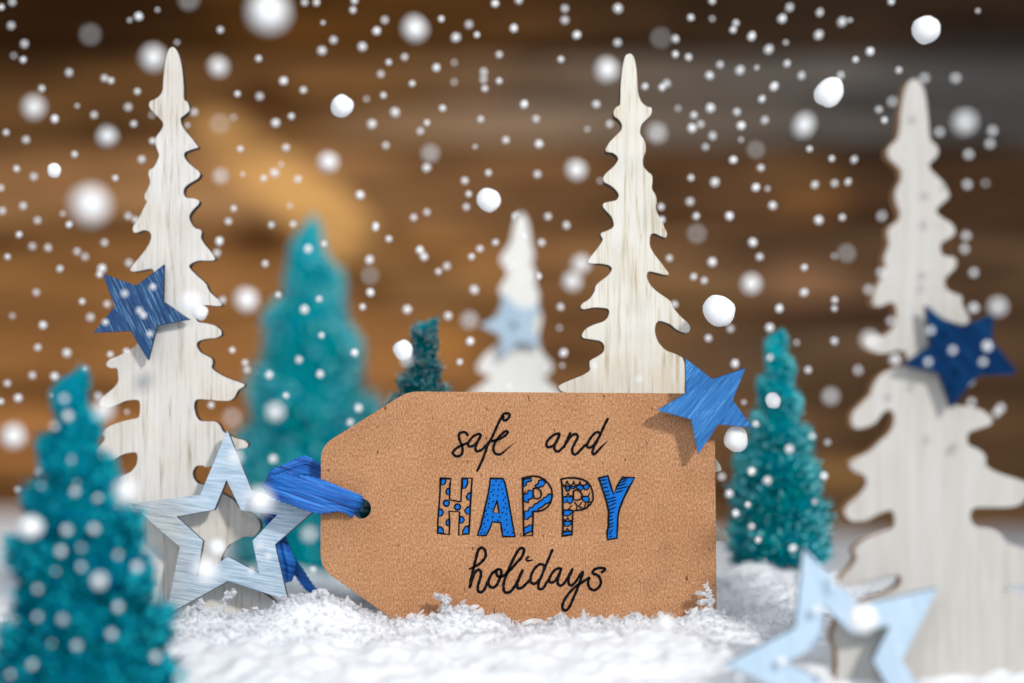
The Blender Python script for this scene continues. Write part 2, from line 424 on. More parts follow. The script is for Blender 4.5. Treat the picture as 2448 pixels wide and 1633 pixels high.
patch(2020, 742, 220, 20, 0, (.075, .032, .022), 0.85)
patch(2020, 1130, 150, 24, 0, (.42, .24, .09), 0.85)
patch(2000, 820, 300, 26, 0, (.20, .13, .08), 0.6)
patch(1720, 900, 200, 60, 0, (.16, .10, .06), 0.5)
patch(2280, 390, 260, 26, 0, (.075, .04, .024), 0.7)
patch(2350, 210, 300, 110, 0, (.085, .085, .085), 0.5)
patch(120, 40, 360, 130, 0, (.026, .012, .005), 0.85)  # corner light falloff painted into the board colour
patch(1050, 700, 120, 40, -15, (.22, .13, .06), 0.6)
patch(420, 870, 400, 50, 0, (.30, .15, .055), 0.4)
for e_ in edges[1:-1]:
    C = C * (1 - 0.45 * np.exp(-((PY - e_) / 13.0)**2))[..., None]
mC = C.max(axis=2, keepdims=True)
C = np.clip(mC * 1.16 * (C / mC)**1.15, 0.004, 0.9)
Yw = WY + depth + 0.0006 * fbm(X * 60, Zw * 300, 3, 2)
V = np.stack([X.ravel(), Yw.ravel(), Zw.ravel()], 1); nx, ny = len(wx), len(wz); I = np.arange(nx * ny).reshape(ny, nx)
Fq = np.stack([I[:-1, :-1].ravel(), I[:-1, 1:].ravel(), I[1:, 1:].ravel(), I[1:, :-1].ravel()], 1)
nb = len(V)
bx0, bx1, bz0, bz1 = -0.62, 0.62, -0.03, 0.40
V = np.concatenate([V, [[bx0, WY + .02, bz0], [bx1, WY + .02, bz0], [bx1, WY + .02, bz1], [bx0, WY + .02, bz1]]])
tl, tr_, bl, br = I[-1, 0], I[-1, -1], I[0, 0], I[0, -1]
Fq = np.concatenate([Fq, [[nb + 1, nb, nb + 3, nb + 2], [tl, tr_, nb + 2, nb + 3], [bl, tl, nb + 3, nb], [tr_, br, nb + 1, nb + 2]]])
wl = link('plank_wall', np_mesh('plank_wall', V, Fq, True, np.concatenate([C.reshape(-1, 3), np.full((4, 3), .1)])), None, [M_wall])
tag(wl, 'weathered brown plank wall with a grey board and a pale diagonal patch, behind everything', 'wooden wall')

# ------------------------------------------------------------------ flat cut-out pieces
def conv(x0, y0, s, pts): return [(x0 + x / s, y0 + y / s) for x, y in pts]

def flat_piece(name, outline, holes, d, thick, face, side, yaw=0, pitch=0, base=None, parent=None, bevel=0.00012):
    """an outline (photo pixels) cut from a board standing at distance d, real thickness"""
    R = Euler((math.radians(pitch), 0, math.radians(yaw))).to_matrix()
    if base is None:
        bx = sum(p[0] for p in outline) / len(outline); base = (bx, max(p[1] for p in outline))
    P0 = P(base[0], base[1], d)
    nrm = R @ Vector((0, 1, 0)); camp = Vector((0, -D0, HC)); Ri = R.inverted()
    def loc(px, py):
        dirv = P(px, py, 1.0) - camp
        t = (P0 - camp).dot(nrm) / dirv.dot(nrm)
        return Ri @ (camp + dirv * t - P0)
    cu = bpy.data.curves.new(name, 'CURVE'); cu.dimensions = '2D'; cu.fill_mode = 'BOTH'
    cu.extrude = thick / 2 - bevel; cu.bevel_depth = bevel; cu.bevel_resolution = 0; cu.offset = -bevel
    for poly in [outline] + list(holes):
        sp = cu.splines.new('POLY'); sp.points.add(len(poly) - 1); sp.use_cyclic_u = True
        for i, p in enumerate(poly):
            q = loc(p[0], p[1]); sp.points[i].co = (q.x, q.z, 0, 1)
    tmp = bpy.data.objects.new('tmp', cu); COL.objects.link(tmp)
    dg = bpy.context.evaluated_depsgraph_get()
    me = bpy.data.meshes.new_from_object(tmp.evaluated_get(dg))
    bpy.data.objects.remove(tmp); bpy.data.curves.remove(cu)
    me.name = name
    me.transform(Matrix.Rotation(math.pi / 2, 4, 'X'))
    me.transform(Matrix.Translation((0, thick / 2, 0)))       # front face exactly at distance d
    me.materials.clear(); me.materials.append(face); me.materials.append(side)
    for p in me.polygons:
        p.material_index = 0 if abs(p.normal.y) > 0.6 else 1
        p.use_smooth = False
    o = bpy.data.objects.new(name, me); COL.objects.link(o)
    o.location = P0; o.rotation_euler = Euler((math.radians(pitch), 0, math.radians(yaw)))
    if parent: o.parent = parent
    return o

A = lambda pts: conv(0, 0, 2.904, pts)
Dt = lambda pts: conv(0, 540, 2.904, pts)
G = lambda pts: conv(0, 1080, 2.835, pts)
Bt = lambda pts: conv(800, 0, 2.904, pts)
Et = lambda pts: conv(800, 540, 2.904, pts)
Ct = lambda pts: conv(1600, 0, 2.904, pts)
Ft = lambda pts: conv(1600, 540, 2.904, pts)
R5 = lambda pts: conv(1700, 950, 2.295, pts)
R3 = lambda pts: conv(1300, 100, 1.742, pts)

left = (A([(1195,322),(1168,345),(1148,410),(1140,480),(1132,560),(1130,630),(1105,670),(1070,692),(1040,702),(1032,730),(1045,760),(1085,800),(1120,835),(1135,865),(1115,910),(1085,945),(1072,975),(1082,1020),(1095,1050),(1105,1080),(1085,1130),(1065,1165),(1035,1178),(1028,1210),(1040,1245),(1042,1275),(1020,1320),(1003,1350),(1005,1385),(1020,1400),(990,1460),(960,1520)])
 + Dt([(925,0),(920,20),(925,45),(945,50),(1000,28),(1040,40),(1052,75),(1035,125),(1000,180),(950,240),(910,285),(900,310),(925,320),(990,310),(1045,297),(1070,310),(1085,450),(1060,560),(1000,640),(985,740),(950,830),(880,870),(830,900),(760,925),(738,950),(738,975),(770,990),(815,985),(820,1040),(822,1080),(790,1125),(740,1165),(700,1200),(690,1230),(700,1262),(760,1262),(820,1240),(870,1215),(930,1207),(965,1212),(972,1240),(970,1300),(960,1335),(900,1345),(820,1365),(745,1395),(710,1430),(710,1450),(728,1475),(710,1505),(670,1545)])
 + G([(640,10),(600,60),(640,90),(700,85),(760,65),(830,18),(890,5),(925,5),(932,40),(925,90),(890,135),(850,155),(790,180),(740,210),(660,260),(600,330),(560,420),(600,450),(680,430),(780,420),(840,440),(860,500),(840,580),(760,640),(680,720),(600,820),(640,850),(760,800),(860,760),(930,770),(960,820),(940,920),(850,1000),(760,1100),(760,1200)]))
right_ = (G([(1900,1200),(1880,1060),(1850,1000),(1700,905),(1600,880),(1530,860),(1490,780),(1500,700),(1540,640),(1570,622),(1610,600),(1660,572),(1720,580),(1765,530),(1760,470),(1700,415),(1625,390),(1590,330),(1510,285),(1440,240),(1380,222),(1340,217),(1310,180),(1303,140),(1325,98),(1370,92),(1400,110),(1460,90),(1540,60)])
 + Dt([(1640,1560),(1660,1548),(1710,1545),(1725,1520),(1700,1490),(1620,1470),(1545,1430),(1530,1390),(1500,1358),(1440,1358),(1385,1355),(1360,1320),(1345,1260),(1350,1220),(1370,1203),(1440,1207),(1540,1217),(1600,1215),(1630,1190),(1650,1140),(1690,1120),(1700,1100),(1640,1080),(1560,1050),(1500,1015),(1465,985),(1475,960),(1475,925),(1440,905),(1390,880),(1360,830),(1375,800),(1440,782),(1500,780),(1538,760),(1535,725),(1490,690),(1420,675),(1370,670),(1350,620),(1370,570),(1420,550),(1480,555),(1530,560),(1540,545),(1520,515),(1475,480),(1445,445),(1430,400),(1370,350),(1320,300),(1310,280),(1325,262),(1375,240),(1440,243),(1492,240),(1488,215),(1460,175),(1420,130),(1392,85),(1400,45),(1395,28),(1345,15)])
 + A([(1312,1520),(1315,1490),(1340,1455),(1378,1420),(1385,1395),(1350,1378),(1290,1375),(1270,1340),(1280,1300),(1320,1270),(1375,1240),(1392,1210),(1375,1185),(1340,1160),(1300,1125),(1275,1085),(1280,1058),(1310,1045),(1355,1030),(1378,1025),(1360,1000),(1330,960),(1290,915),(1258,865),(1250,820),(1280,800),(1315,770),(1315,745),(1300,705),(1275,695),(1275,620),(1270,540),(1262,470),(1250,410),(1235,365),(1215,335)]))
o = flat_piece('wooden_tree', chaikin(left + right_, 1, 0.22), [], 0.6165, 0.0045, M_white, M_burn, yaw=-2.0, base=(400, 1500))
tag(o, 'tallest whitewashed wooden tree at left with a streaked blue star on its branch', 'wooden tree', 'whitewashed wooden cut-out trees')

cl = (Bt([(2045,370),(2018,385),(2005,430),(1993,500),(1985,600),(1983,700),(1980,732),(1950,745),(1935,780),(1940,808),(1975,830),(1997,870),(1990,905),(1950,945),(1905,990),(1880,1035),(1885,1055),(1930,1060),(1965,1085),(1968,1115),(1935,1160),(1885,1200),(1862,1235),(1870,1265),(1920,1290),(1955,1320),(1975,1355),(1960,1390),(1910,1400),(1865,1410),(1860,1435),(1890,1470),(1925,1505),(1940,1560)])
 + Et([(1930,15),(1890,35),(1845,50),(1850,75),(1865,95),(1830,150),(1780,210),(1755,250),(1775,262),(1850,262),(1910,275),(1928,300),(1900,345),(1830,395),(1810,420),(1805,455),(1770,510),(1715,540),(1705,570),(1730,582),(1800,565),(1890,572),(1908,590),(1900,630),(1870,665),(1800,685),(1740,715),(1715,755),(1720,780),(1790,790),(1850,800),(1875,835),(1865,880),(1820,910),(1770,935),(1768,960),(1778,1000),(1730,1035),(1640,1070),(1570,1100),(1548,1120),(1570,1150),(1640,1170)])
 + [(1420, 1000), (1350, 1050), (1330, 1090), (1400, 1100), (1420, 1150), (1340, 1220), (1310, 1260), (1400, 1270), (1420, 1330), (1330, 1420), (1330, 1520), (1690, 1520), (1690, 1400), (1670, 1320), (1690, 1298), (1712, 1292), (1737, 1296), (1738, 1290), (1730, 1278), (1712, 1255), (1698, 1235), (1665, 1200), (1660, 1150), (1690, 1130), (1725, 1127), (1724, 1115), (1710, 1095), (1690, 1070), (1650, 1000)])
cr = (R3([(585,1462),(588,1400),(585,1320),(550,1300),(505,1285),(475,1250),(462,1210),(465,1175),(480,1160),(525,1175),(560,1205),(600,1215),(612,1195),(605,1175),(570,1145),(540,1110),(530,1080),(470,1040),(440,1010),(427,975),(435,955),(470,962),(505,972),(525,970),(500,935),(460,885),(440,850)])
 + Et([(2190,60),(2220,50),(2270,75),(2300,85),(2310,55),(2290,10)]) + Bt([(2275,1540),(2240,1480),(2228,1440),(2237,1400),(2230,1355),(2200,1310),(2208,1260),(2205,1215),(2170,1190),(2140,1150),(2140,1100),(2158,1060),(2160,1010),(2150,970),(2118,930),(2125,870),(2160,835),(2195,800),(2203,770),(2200,745),(2165,740),(2130,710),(2108,660),(2103,570),(2097,490),(2085,420),(2070,380)]))
o = flat_piece('wooden_tree', chaikin(cl + cr, 1, 0.22), [], 0.6085, 0.0050, M_warm, M_burn, yaw=2.0, pitch=-2.0, base=(1520, 1500))
tag(o, 'sharp whitewashed wooden tree standing right behind the kraft gift tag', 'wooden tree', 'whitewashed wooden cut-out trees')

rl = (Ct([(1700,545),(1665,565),(1640,610),(1620,690),(1605,800),(1600,900),(1585,970),(1545,1000),(1512,1045),(1525,1100),(1570,1140),(1610,1180),(1612,1250),(1580,1300),(1565,1350),(1580,1420),(1605,1475),(1595,1530)])
 + Ft([(1525,10),(1515,60),(1530,120),(1510,180),(1490,215),(1505,290),(1470,370),(1430,440),(1408,520),(1425,560),(1470,560),(1530,530),(1570,540),(1580,600),(1575,680),(1530,740),(1480,770),(1420,750),(1370,760),(1345,800),(1370,850),(1440,885),(1520,885),(1590,860),(1650,880),(1650,950),(1590,985),(1520,1000),(1450,1050),(1410,1120),(1400,1170),(1330,1240),(1270,1300),(1265,1370),(1290,1410),(1350,1405),(1430,1375),(1480,1300),(1530,1270),(1565,1310),(1560,1380),(1530,1440),(1460,1500)])
 + R5([(870,300),(770,345),(757,380),(790,410),(840,425),(860,470),(820,530),(740,600),(730,640),(770,685),(850,680),(910,645),(970,620),(1000,625),(1010,680),(1000,720),(900,750),(820,790),(780,840),(800,870),(790,910),(700,1000),(720,1050),(860,1010),(990,975),(1040,980),(1045,1020),(1000,1060),(820,1120),(700,1200),(660,1320),(700,1420),(680,1600),(640,1750),(1900,1750),(1850,1400),(1790,1250),(1800,1120),(1730,1090),(1650,1060),(1600,1060),(1625,1030),(1700,1030),(1800,1040),(1830,960),(1800,870),(1717,830),(1620,800),(1590,750),(1540,720),(1460,715),(1430,690),(1420,640),(1440,605),(1540,605),(1640,605),(1700,590),(1740,540),(1760,500),(1740,470),(1690,450),(1620,430),(1540,400),(1505,370),(1510,320),(1470,285),(1405,260)]))
rr = (Ft([(2080,1530),(2065,1470),(2085,1430),(2150,1410),(2240,1380),(2245,1340),(2180,1280),(2080,1250),(1990,1250),(1935,1180),(1905,1080),(1900,1000),(1930,900),(1940,800),(1880,720),(1900,650),(2000,680),(2060,690),(2090,650),(2050,580),(2030,530),(2035,485),(1980,470),(1920,440),(1910,380),(1930,345),(1985,300),(2000,250),(1980,215),(1900,210),(1880,160),(1885,120),(1940,90),(1985,60),(1985,20)])
 + Ct([(1960,1550),(1890,1510),(1850,1470),(1865,1440),(1900,1410),(1945,1370),(1940,1330),(1910,1270),(1850,1215),(1800,1160),(1810,1130),(1850,1100),(1873,1050),(1850,1000),(1812,975),(1805,900),(1795,800),(1785,700),(1770,620),(1740,565)]))
o = flat_piece('wooden_tree', chaikin(rl + rr, 1, 0.22), [], 0.546, 0.0045, M_plain, M_tan_edge, yaw=7, base=(2240, 1640))
tag(o, 'blurred white wooden tree at the right edge carrying a navy star', 'wooden tree', 'whitewashed wooden cut-out trees')

bk = conv(550, 480, 2.529, [(1780,70),(1745,85),(1720,150),(1705,250),(1670,305),(1640,355),(1665,400),(1690,430),(1668,480),(1635,540),(1660,590),(1640,660),(1600,740),(1640,780),(1655,840),(1620,880),(1570,930),(1530,1010),(1560,1050),(1610,1060),(1560,1110),(1490,1180),(1470,1240),(1600,1250),(1560,1330),(1420,1440),(1440,1500),(1600,1480),(1560,1600),(1400,1750),(1430,1800),(1700,1780),(1700,2200),(1860,2200),(1860,1780),(2130,1800),(2160,1750),(2020,1600),(1960,1480),(2130,1500),(2140,1440),(2010,1330),(1960,1250),(2060,1240),(2020,1180),(1950,1110),(1920,1060),(1960,1040),(1970,990),(1920,930),(1890,860),(1900,780),(1920,700),(1880,640),(1905,570),(1870,500),(1890,450),(1850,380),(1875,340),(1855,270),(1845,180),(1825,100)])
bk = [(1247 + math.copysign(0.35 * abs(x - 1255)**1.25, x - 1255), y) for x, y in bk]
o = flat_piece('wooden_tree', chaikin(bk, 1), [], 0.715, 0.0045, M_far, M_tan_edge, yaw=-3, base=(1255, 1345))
tag(o, 'small distant white wooden tree with a pale blue star, between two trees', 'wooden tree', 'whitewashed wooden cut-out trees')

# ------------------------------------------------------------------ stars
st = Dt([(712,333),(945,415),(1138,268),(1133,525),(1318,650),(1090,692),(1028,932),(905,730),(648,742),(795,560)])
st_left = st
o = flat_piece('wooden_star', st, [], 0.6125, 0.0020, M_star_tree, M_star_edge, yaw=-2.0)
tag(o, 'streaky mid blue wooden star on the trunk of the tall left tree', 'star', 'solid blue wooden stars')
st = [(1638,857),(1703,907),(1782,881),(1751.5,956.7),(1799,1022),(1717,1015),(1669,1086),(1652,1003),(1571,981),(1640,941)]
o = flat_piece('wooden_star', st, [], 0.5930, 0.0028, M_star_tag, M_star_edge, yaw=-3, pitch=3)
tag(o, 'bright blue wooden star leaning on the top right corner of the gift tag', 'star', 'solid blue wooden stars')
st = Ft([(1785,555),(1895,640),(2025,700),(2150,655),(2258,608),(2240,790),(2405,1000),(2400,1035),(2150,1040),(2050,1150),(1965,1265),(1880,1020),(1620,968),(1820,830)])
st_navy = st
o = flat_piece('wooden_star', st, [], 0.5415, 0.0025, M_star_navy, M_star_edge, yaw=7)
tag(o, 'dark navy wooden star fixed on the blurred tree at the right edge', 'star', 'solid blue wooden stars')
def star(cx, cy, R, ratio, a0, n=5):
    return [(cx + (R if i % 2 == 0 else R * ratio) * math.cos(math.radians(a0 + i * 36)), cy + (R if i % 2 == 0 else R * ratio) * math.sin(math.radians(a0 + i * 36))) for i in range(10)]
circ = [(1229 + 8 * math.cos(t * math.pi / 8), 778 + 8 * math.sin(t * math.pi / 8)) for t in range(16)]
o = flat_piece('wooden_star', star(1228, 778, 82, 0.50, 180), [circ], 0.7105, 0.0020, M_pale2, M_pale_edge, yaw=-3)
tag(o, 'out of focus pale blue star with a centre hole on the small distant tree', 'star')
out = [(543,1029),(601,1172),(752,1220),(657,1302),(688,1436),(545,1389),(396,1472),(429,1308),(308,1204),(478,1183)]
inn = [(541,1148),(512,1219),(422,1235),(485,1293),(470,1378),(545,1331),(619,1371),(603,1293),(663,1230),(576,1221)]
o = flat_piece('hollow_star', out, [inn], 0.6060, 0.0028, M_pale, M_pale_edge, pitch=-4, yaw=-3)
tag(o, 'sharp pale blue hollow star leaning on the tall left tree', 'star', 'pale blue hollow stars')
a0 = math.degrees(math.atan2(-269, -96))
o = flat_piece('hollow_star', star(2017, 1581, 286, 0.49, a0), [star(2017, 1581, 140, 0.50, a0)], 0.534, 0.0030, M_pale2, M_pale_edge, yaw=3)
tag(o, 'blurred pale blue hollow star in front at the bottom right corner', 'star', 'pale blue hollow stars')

# ------------------------------------------------------------------ gift tag
root = empty('gift_tag', P(1240, 1500, D0))
tag(root, 'kraft paper gift tag lettered safe and happy holidays, tied with blue ribbon', 'gift tag')
def rounded(pts, rads, n=7):
    out = []
    for i, p in enumerate(pts):
        a = np.array(pts[i-1], float); b = np.array(p, float); c = np.array(pts[(i+1) % len(pts)], float)
        r = rads[i]; u = (a-b)/np.linalg.norm(a-b); v = (c-b)/np.linalg.norm(c-b)
        p0, p2 = b + u*r, b + v*r
        for k in range(n):
            t = k/(n-1); out.append((1-t)**2*p0 + 2*t*(1-t)*b + t*t*p2)
    return out
card = rounded([(975, 936), (1708, 941), (1714, 1500), (968, 1502), (766, 1358), (767, 1066)], [26, 4, 4, 6, 34, 34])
hole = [(864.5 + 22.5 * math.cos(-t * math.pi / 14), 1216 + 24 * math.sin(-t * math.pi / 14)) for t in range(28)]
cd = flat_piece('card', card, [hole], D0, 0.0007, M_kraft, M_kraft_edge, base=(1240, 1500), bevel=0.00005)
cd.parent = root; cd.location = (0, 0, 0)

def to_tag(px, py, off):
    return P(px, py, D0) - P(1240, 1500, D0) + Vector((0, -off, 0))

class Sheet:
    def __init__(s): s.v = []; s.f = []; s.m = []; s.k = 0
    def poly(s, pts, off, mi=0, holes=()):
        loops = [[Vector((p[0], p[1], 0)) for p in pts]] + [[Vector((p[0], p[1], 0)) for p in h] for h in holes]
        flat = [q for l in loops for q in l]; base = len(s.v)
        s.v += [to_tag(q.x, q.y, off) for q in flat]
        for t in tessellate_polygon(loops):
            a, b, c = [Vector(flat[i]) for i in t]
            if (b - a).cross(c - a).z > 0: t = (t[0], t[2], t[1])
            s.f.append(tuple(base + i for i in t)); s.m.append(mi)
    def stroke(s, pts, width, taper0=1.0, taper1=1.0, closed=False, smooth=True, mi=0):
        s.k += 1; off = 0.00016 + s.k * 0.0000015
        q = catmull(pts, 6, closed) if smooth else [np.array(p, float) for p in pts]
        if closed: q = q + [q[0], q[1]]
        n = len(q); base = len(s.v)
        for i in range(n):
            a = q[max(i-1, 0)]; b = q[min(i+1, n-1)]; t = b - a; L = np.linalg.norm(t) or 1; t = t / L
            nn = np.array([-t[1], t[0]]); f = i / (n-1)
            wd = width * 0.56 * (1 + 0.10 * math.sin(i * 0.9 + s.k))
            e = 0.22
            if f < e: wd *= taper0 + (1 - taper0) * f / e
            if f > 1 - e: wd *= taper1 + (1 - taper1) * (1 - f) / e
            for sg in (1, -1):
                pp = q[i] + nn * wd * sg; s.v.append(to_tag(pp[0], pp[1], off))
        for i in range(n-1):
            s.f.append((base+2*i, base+2*i+1, base+2*i+3, base+2*i+2)); s.m.append(mi)
        if not closed:
            for c, tp in ((q[0], taper0), (q[-1], taper1)):
                if tp > 0.7: s.dot(c, width * 0.5, off)
    def dot(s, c, r, off=None, mi=0):
        if off is None: s.k += 1; off = 0.00016 + s.k * 0.0000015
        s.poly([(c[0] + r*math.cos(-t*math.pi/6), c[1] + r*math.sin(-t*math.pi/6)) for t in range(12)], off, mi)
    def build(s, name, mats):
        me = bpy.data.meshes.new(name); me.from_pydata([tuple(v) for v in s.v], [], s.f)
        for m in mats: me.materials.append(m)
        me.polygons.foreach_set('material_index', s.m); me.update()
        o = bpy.data.objects.new(name, me); COL.objects.link(o); o.parent = root; return o

# "safe and"
sh = Sheet(); c9 = lambda p: conv(1070, 970, 9.225, p); c12 = lambda p: conv(1290, 980, 12.06, p)
W = 5.6
sh.stroke(c9([(445,655),(420,610),(380,585),(320,585),(265,610),(250,670),(265,750),(300,840),(330,940),(325,1030),(285,1095),(215,1115),(150,1090),(115,1040),(150,980),(220,920),(300,880),(380,845),(445,820)]), W)
sh.stroke(c9([(735,640),(690,622),(600,655),(520,725),(465,810),(452,870),(490,898),(550,888),(620,840),(690,750),(735,650)]), W)
sh.stroke(c9([(735,640),(690,740),(640,840),(615,930),(630,990),(680,1003),(760,965),(840,885),(900,820),(955,760)]), W)
sh.stroke(c9([(658,1430),(720,1300),(780,1170),(840,1000),(900,840),(980,700),(1040,570),(1100,430),(1170,290),(1230,190),(1290,165),(1350,175),(1367,225),(1330,290),(1270,325),(1228,300),(1235,240)]), W)
sh.stroke(c9([(970,785),(1060,760),(1180,715),(1280,650),(1325,590),(1310,560),(1260,570),(1180,640),(1110,720),(1050,810),(1015,900),(1012,980),(1050,1050),(1120,1075),(1200,1050),(1290,970),(1390,885),(1505,795)]), W, 1, 0.1)
sh.stroke(c12([(575,690),(540,682),(480,690),(390,735),(290,820),(220,910),(197,1000),(220,1065),(290,1070),(370,1040),(440,990),(500,890),(550,790),(575,700)]), W)
sh.stroke(c12([(570,710),(530,820),(470,940),(430,1030),(430,1130),(480,1190),(560,1190),(630,1120),(700,1050)]), W)
sh.stroke(c12([(880,668),(830,790),(780,900),(730,1010),(700,1075)]), W)
sh.stroke(c12([(705,1070),(800,900),(880,790),(950,720),(1030,697),(1090,730),(1097,800),(1050,890),(990,1010),(945,1110),(945,1220),(990,1280),(1060,1270),(1140,1200),(1230,1100),(1310,1020),(1375,985)]), W)
sh.stroke(c12([(1750,660),(1650,640),(1560,700),(1470,810),(1400,930),(1372,1030),(1400,1080),(1470,1080),(1550,1020),(1640,900),(1700,800)]), W)
sh.stroke(c12([(1965,258),(1890,400),(1810,570),(1740,730),(1650,910),(1570,1060),(1530,1180),(1530,1260),(1590,1270),(1680,1180),(1790,1060),(1890,960),(1980,888)]), W, 1, 0.1)
lo = sh.build('lettering', [M_ink, M_blue_ink]); lo['label'] = 'thin black handwritten words safe and'

# "HAPPY"
sh = Sheet(); h = lambda p: conv(1030, 1120, 8.709, p); p4 = lambda p: conv(1230, 1120, 8.71, p); yy = lambda p: conv(1390, 1120, 8.713, p)
BO = 0.00008
def area_(poly, close_w=3.0): sh.poly(poly, BO, 1); sh.stroke(poly + [poly[0]], close_w, smooth=False)
def outl(poly, wd=3.8): sh.stroke(list(poly) + [poly[0]], wd, smooth=False)
for blob in ([(215,215),(300,215),(312,270),(280,330),(215,350)], [(390,410),(340,420),(315,480),(340,540),(390,550)], [(165,840),(230,850),(262,910),(230,980),(160,990)],
             [(385,1050),(335,1078),(315,1130),(335,1178),(385,1190)], [(155,1210),(210,1215),(255,1270),(270,1345),(150,1345)], [(660,215),(765,215),(768,310),(725,400),(660,425)],
             [(835,500),(780,515),(742,590),(775,650),(825,665)], [(820,800),(760,805),(705,870),(745,945),(815,945)], [(605,1000),(660,1005),(702,1070),(660,1130),(595,1140)], [(785,1190),(720,1210),(670,1290),(662,1365),(795,1355)]):
    area_(h(blob), 3.4)
for cx, cy, r in ((325, 722, 62), (557, 800, 62)):
    area_(h([(cx + r*math.cos(t*math.pi/8), cy + r*math.sin(t*math.pi/8)) for t in range(16)]), 3.4)
outl(h([(200,200),(420,215),(402,300),(390,650),(600,690),(625,690),(650,195),(860,200),(840,500),(822,800),(810,1100),(795,1360),(582,1388),(597,900),(380,890),(392,1100),(385,1370),(140,1350),(150,1050),(175,750),(192,500)]))
Aout = h([(1240,205),(1500,210),(1540,290),(1590,520),(1650,850),(1700,1150),(1755,1415),(1500,1415),(1480,1300),(1455,1125),(1280,1110),(1230,1250),(1150,1395),(970,1390),(1040,1200),(1110,900),(1180,600),(1225,350)])
Ain = h([(1375,670),(1425,930),(1295,915)])
sh.poly(Aout, BO, 1, [Ain]); outl(Aout); outl(Ain, 3.4)
for q in h([(1358,265),(1470,275),(1303,345),(1420,340),(1308,440),(1408,435),(1487,432),(1270,485),(1305,550),(1390,570),(1503,520),(1550,600),(1222,627),(1510,660),(1297,688),(1207,732),(1557,732),(1200,805),(1265,835),(1522,808),(1588,828),(1147,880),(1180,955),(1493,922),(1567,948),(1130,1012),(1285,1012),(1440,1010),(1187,1075),(1400,1078),(1575,1070),(1108,1150),(1588,1168),(1147,1215),(1072,1270),(1535,1275),(1045,1340),(1117,1332),(1600,1325),(1700,1335)]):
    sh.dot(q, 1.9)
for band in ([(190,225),(350,200),(355,255),(300,270),(250,285),(245,350),(215,370),(185,350)], [(430,350),(500,310),(500,250),(580,235),(650,290),(620,330),(590,370),(540,380),(500,400),(440,385)],
             [(190,510),(250,535),(275,510),(285,450),(380,460),(385,600),(330,640),(290,640),(290,710),(240,700),(190,660)],
             [(770,530),(700,540),(660,590),(610,600),(580,650),(500,690),(480,720),(410,740),(390,800),(310,815),(290,880),(210,890),(200,1060),(280,1050),(310,1010),(370,990),(370,890),(480,880),(510,830),(580,800),(640,740),(720,710),(775,640)],
             [(200,1230),(280,1205),(310,1180),(370,1170),(370,1300),(290,1330),(240,1350),(215,1390),(200,1390)]):
    area_(p4(band), 3.0)
outl(p4([(155,200),(280,170),(400,155),(520,175),(620,230),(710,320),(770,420),(790,560),(760,700),(690,800),(600,860),(500,890),(390,900),(385,1100),(375,1390),(190,1405),(185,1000),(175,600),(170,210)]))
outl(p4([(400,410),(480,410),(540,460),(565,530),(540,600),(480,630),(410,620),(385,520)]), 3.6)
for blob in ([(1070,360),(1140,370),(1150,420),(1110,470),(1075,430)], [(1150,370),(1270,370),(1270,400),(1220,420),(1180,410)], [(1290,360),(1380,340),(1440,400),(1400,450),(1330,430),(1290,400)], [(1430,370),(1490,320),(1550,360),(1550,410),(1500,445),(1450,420)],
             [(1015,590),(1210,590),(1215,680),(1170,730),(1110,700),(1090,640),(1080,700),(1015,720)], [(1410,590),(1540,580),(1560,640),(1530,700),(1480,700),(1420,660)], [(1020,870),(1200,870),(1170,950),(1110,990),(1030,970)], [(1020,1100),(1190,1100),(1180,1150),(1120,1205),(1050,1190)], [(1020,1320),(1180,1310),(1190,1370),(1010,1390)]):
    area_(p4(blob), 2.6)
for stv in ([(1000,330),(1050,350),(1090,270)], [(1100,260),(1120,320),(1170,345),(1215,320),(1230,265)], [(1235,265),(1250,325),(1300,340),(1350,310),(1360,270)], [(1365,270),(1380,330),(1430,350),(1490,330),(1500,290)], [(1020,350),(1060,400),(1075,450),(1110,475),(1160,430)],
            [(1010,590),(1080,570),(1115,510),(1140,560),(1210,570)], [(1410,570),(1480,580),(1540,560),(1565,500)], [(1130,830),(1190,770)], [(1250,700),(1300,770),(1290,860)], [(1300,780),(1350,770),(1400,700)], [(1350,790),(1410,820),(1450,830),(1480,740),(1480,700)],
            [(1500,830),(1560,700),(1610,700)], [(1010,860),(1100,860),(1130,840),(1160,860),(1210,870)], [(1020,1060),(1080,1070),(1110,1030),(1150,1080),(1200,1080)], [(1020,1290),(1070,1310),(1095,1250),(1140,1290),(1190,1310)]):
    sh.stroke(p4(stv), 2.6)
outl(p4([(965,220),(1100,195),(1250,195),(1400,220),(1520,280),(1590,370),(1630,500),(1640,640),(1590,740),(1500,820),(1380,860),(1220,880),(1205,1100),(1200,1380),(985,1410),(1010,1250),(1005,800),(1000,500),(985,300)]))
outl(p4([(1225,470),(1300,440),(1370,480),(1410,550),(1390,630),(1310,660),(1230,650)]), 3.6)
Yo = yy([(360,200),(550,150),(600,320),(670,535),(740,370),(850,180),(1110,190),(1000,380),(870,640),(790,850),(760,1000),(750,1250),(740,1450),(545,1480),(535,1350),(560,1200),(570,900),(520,680),(440,430)])
sh.poly(Yo, BO, 1); outl(Yo)
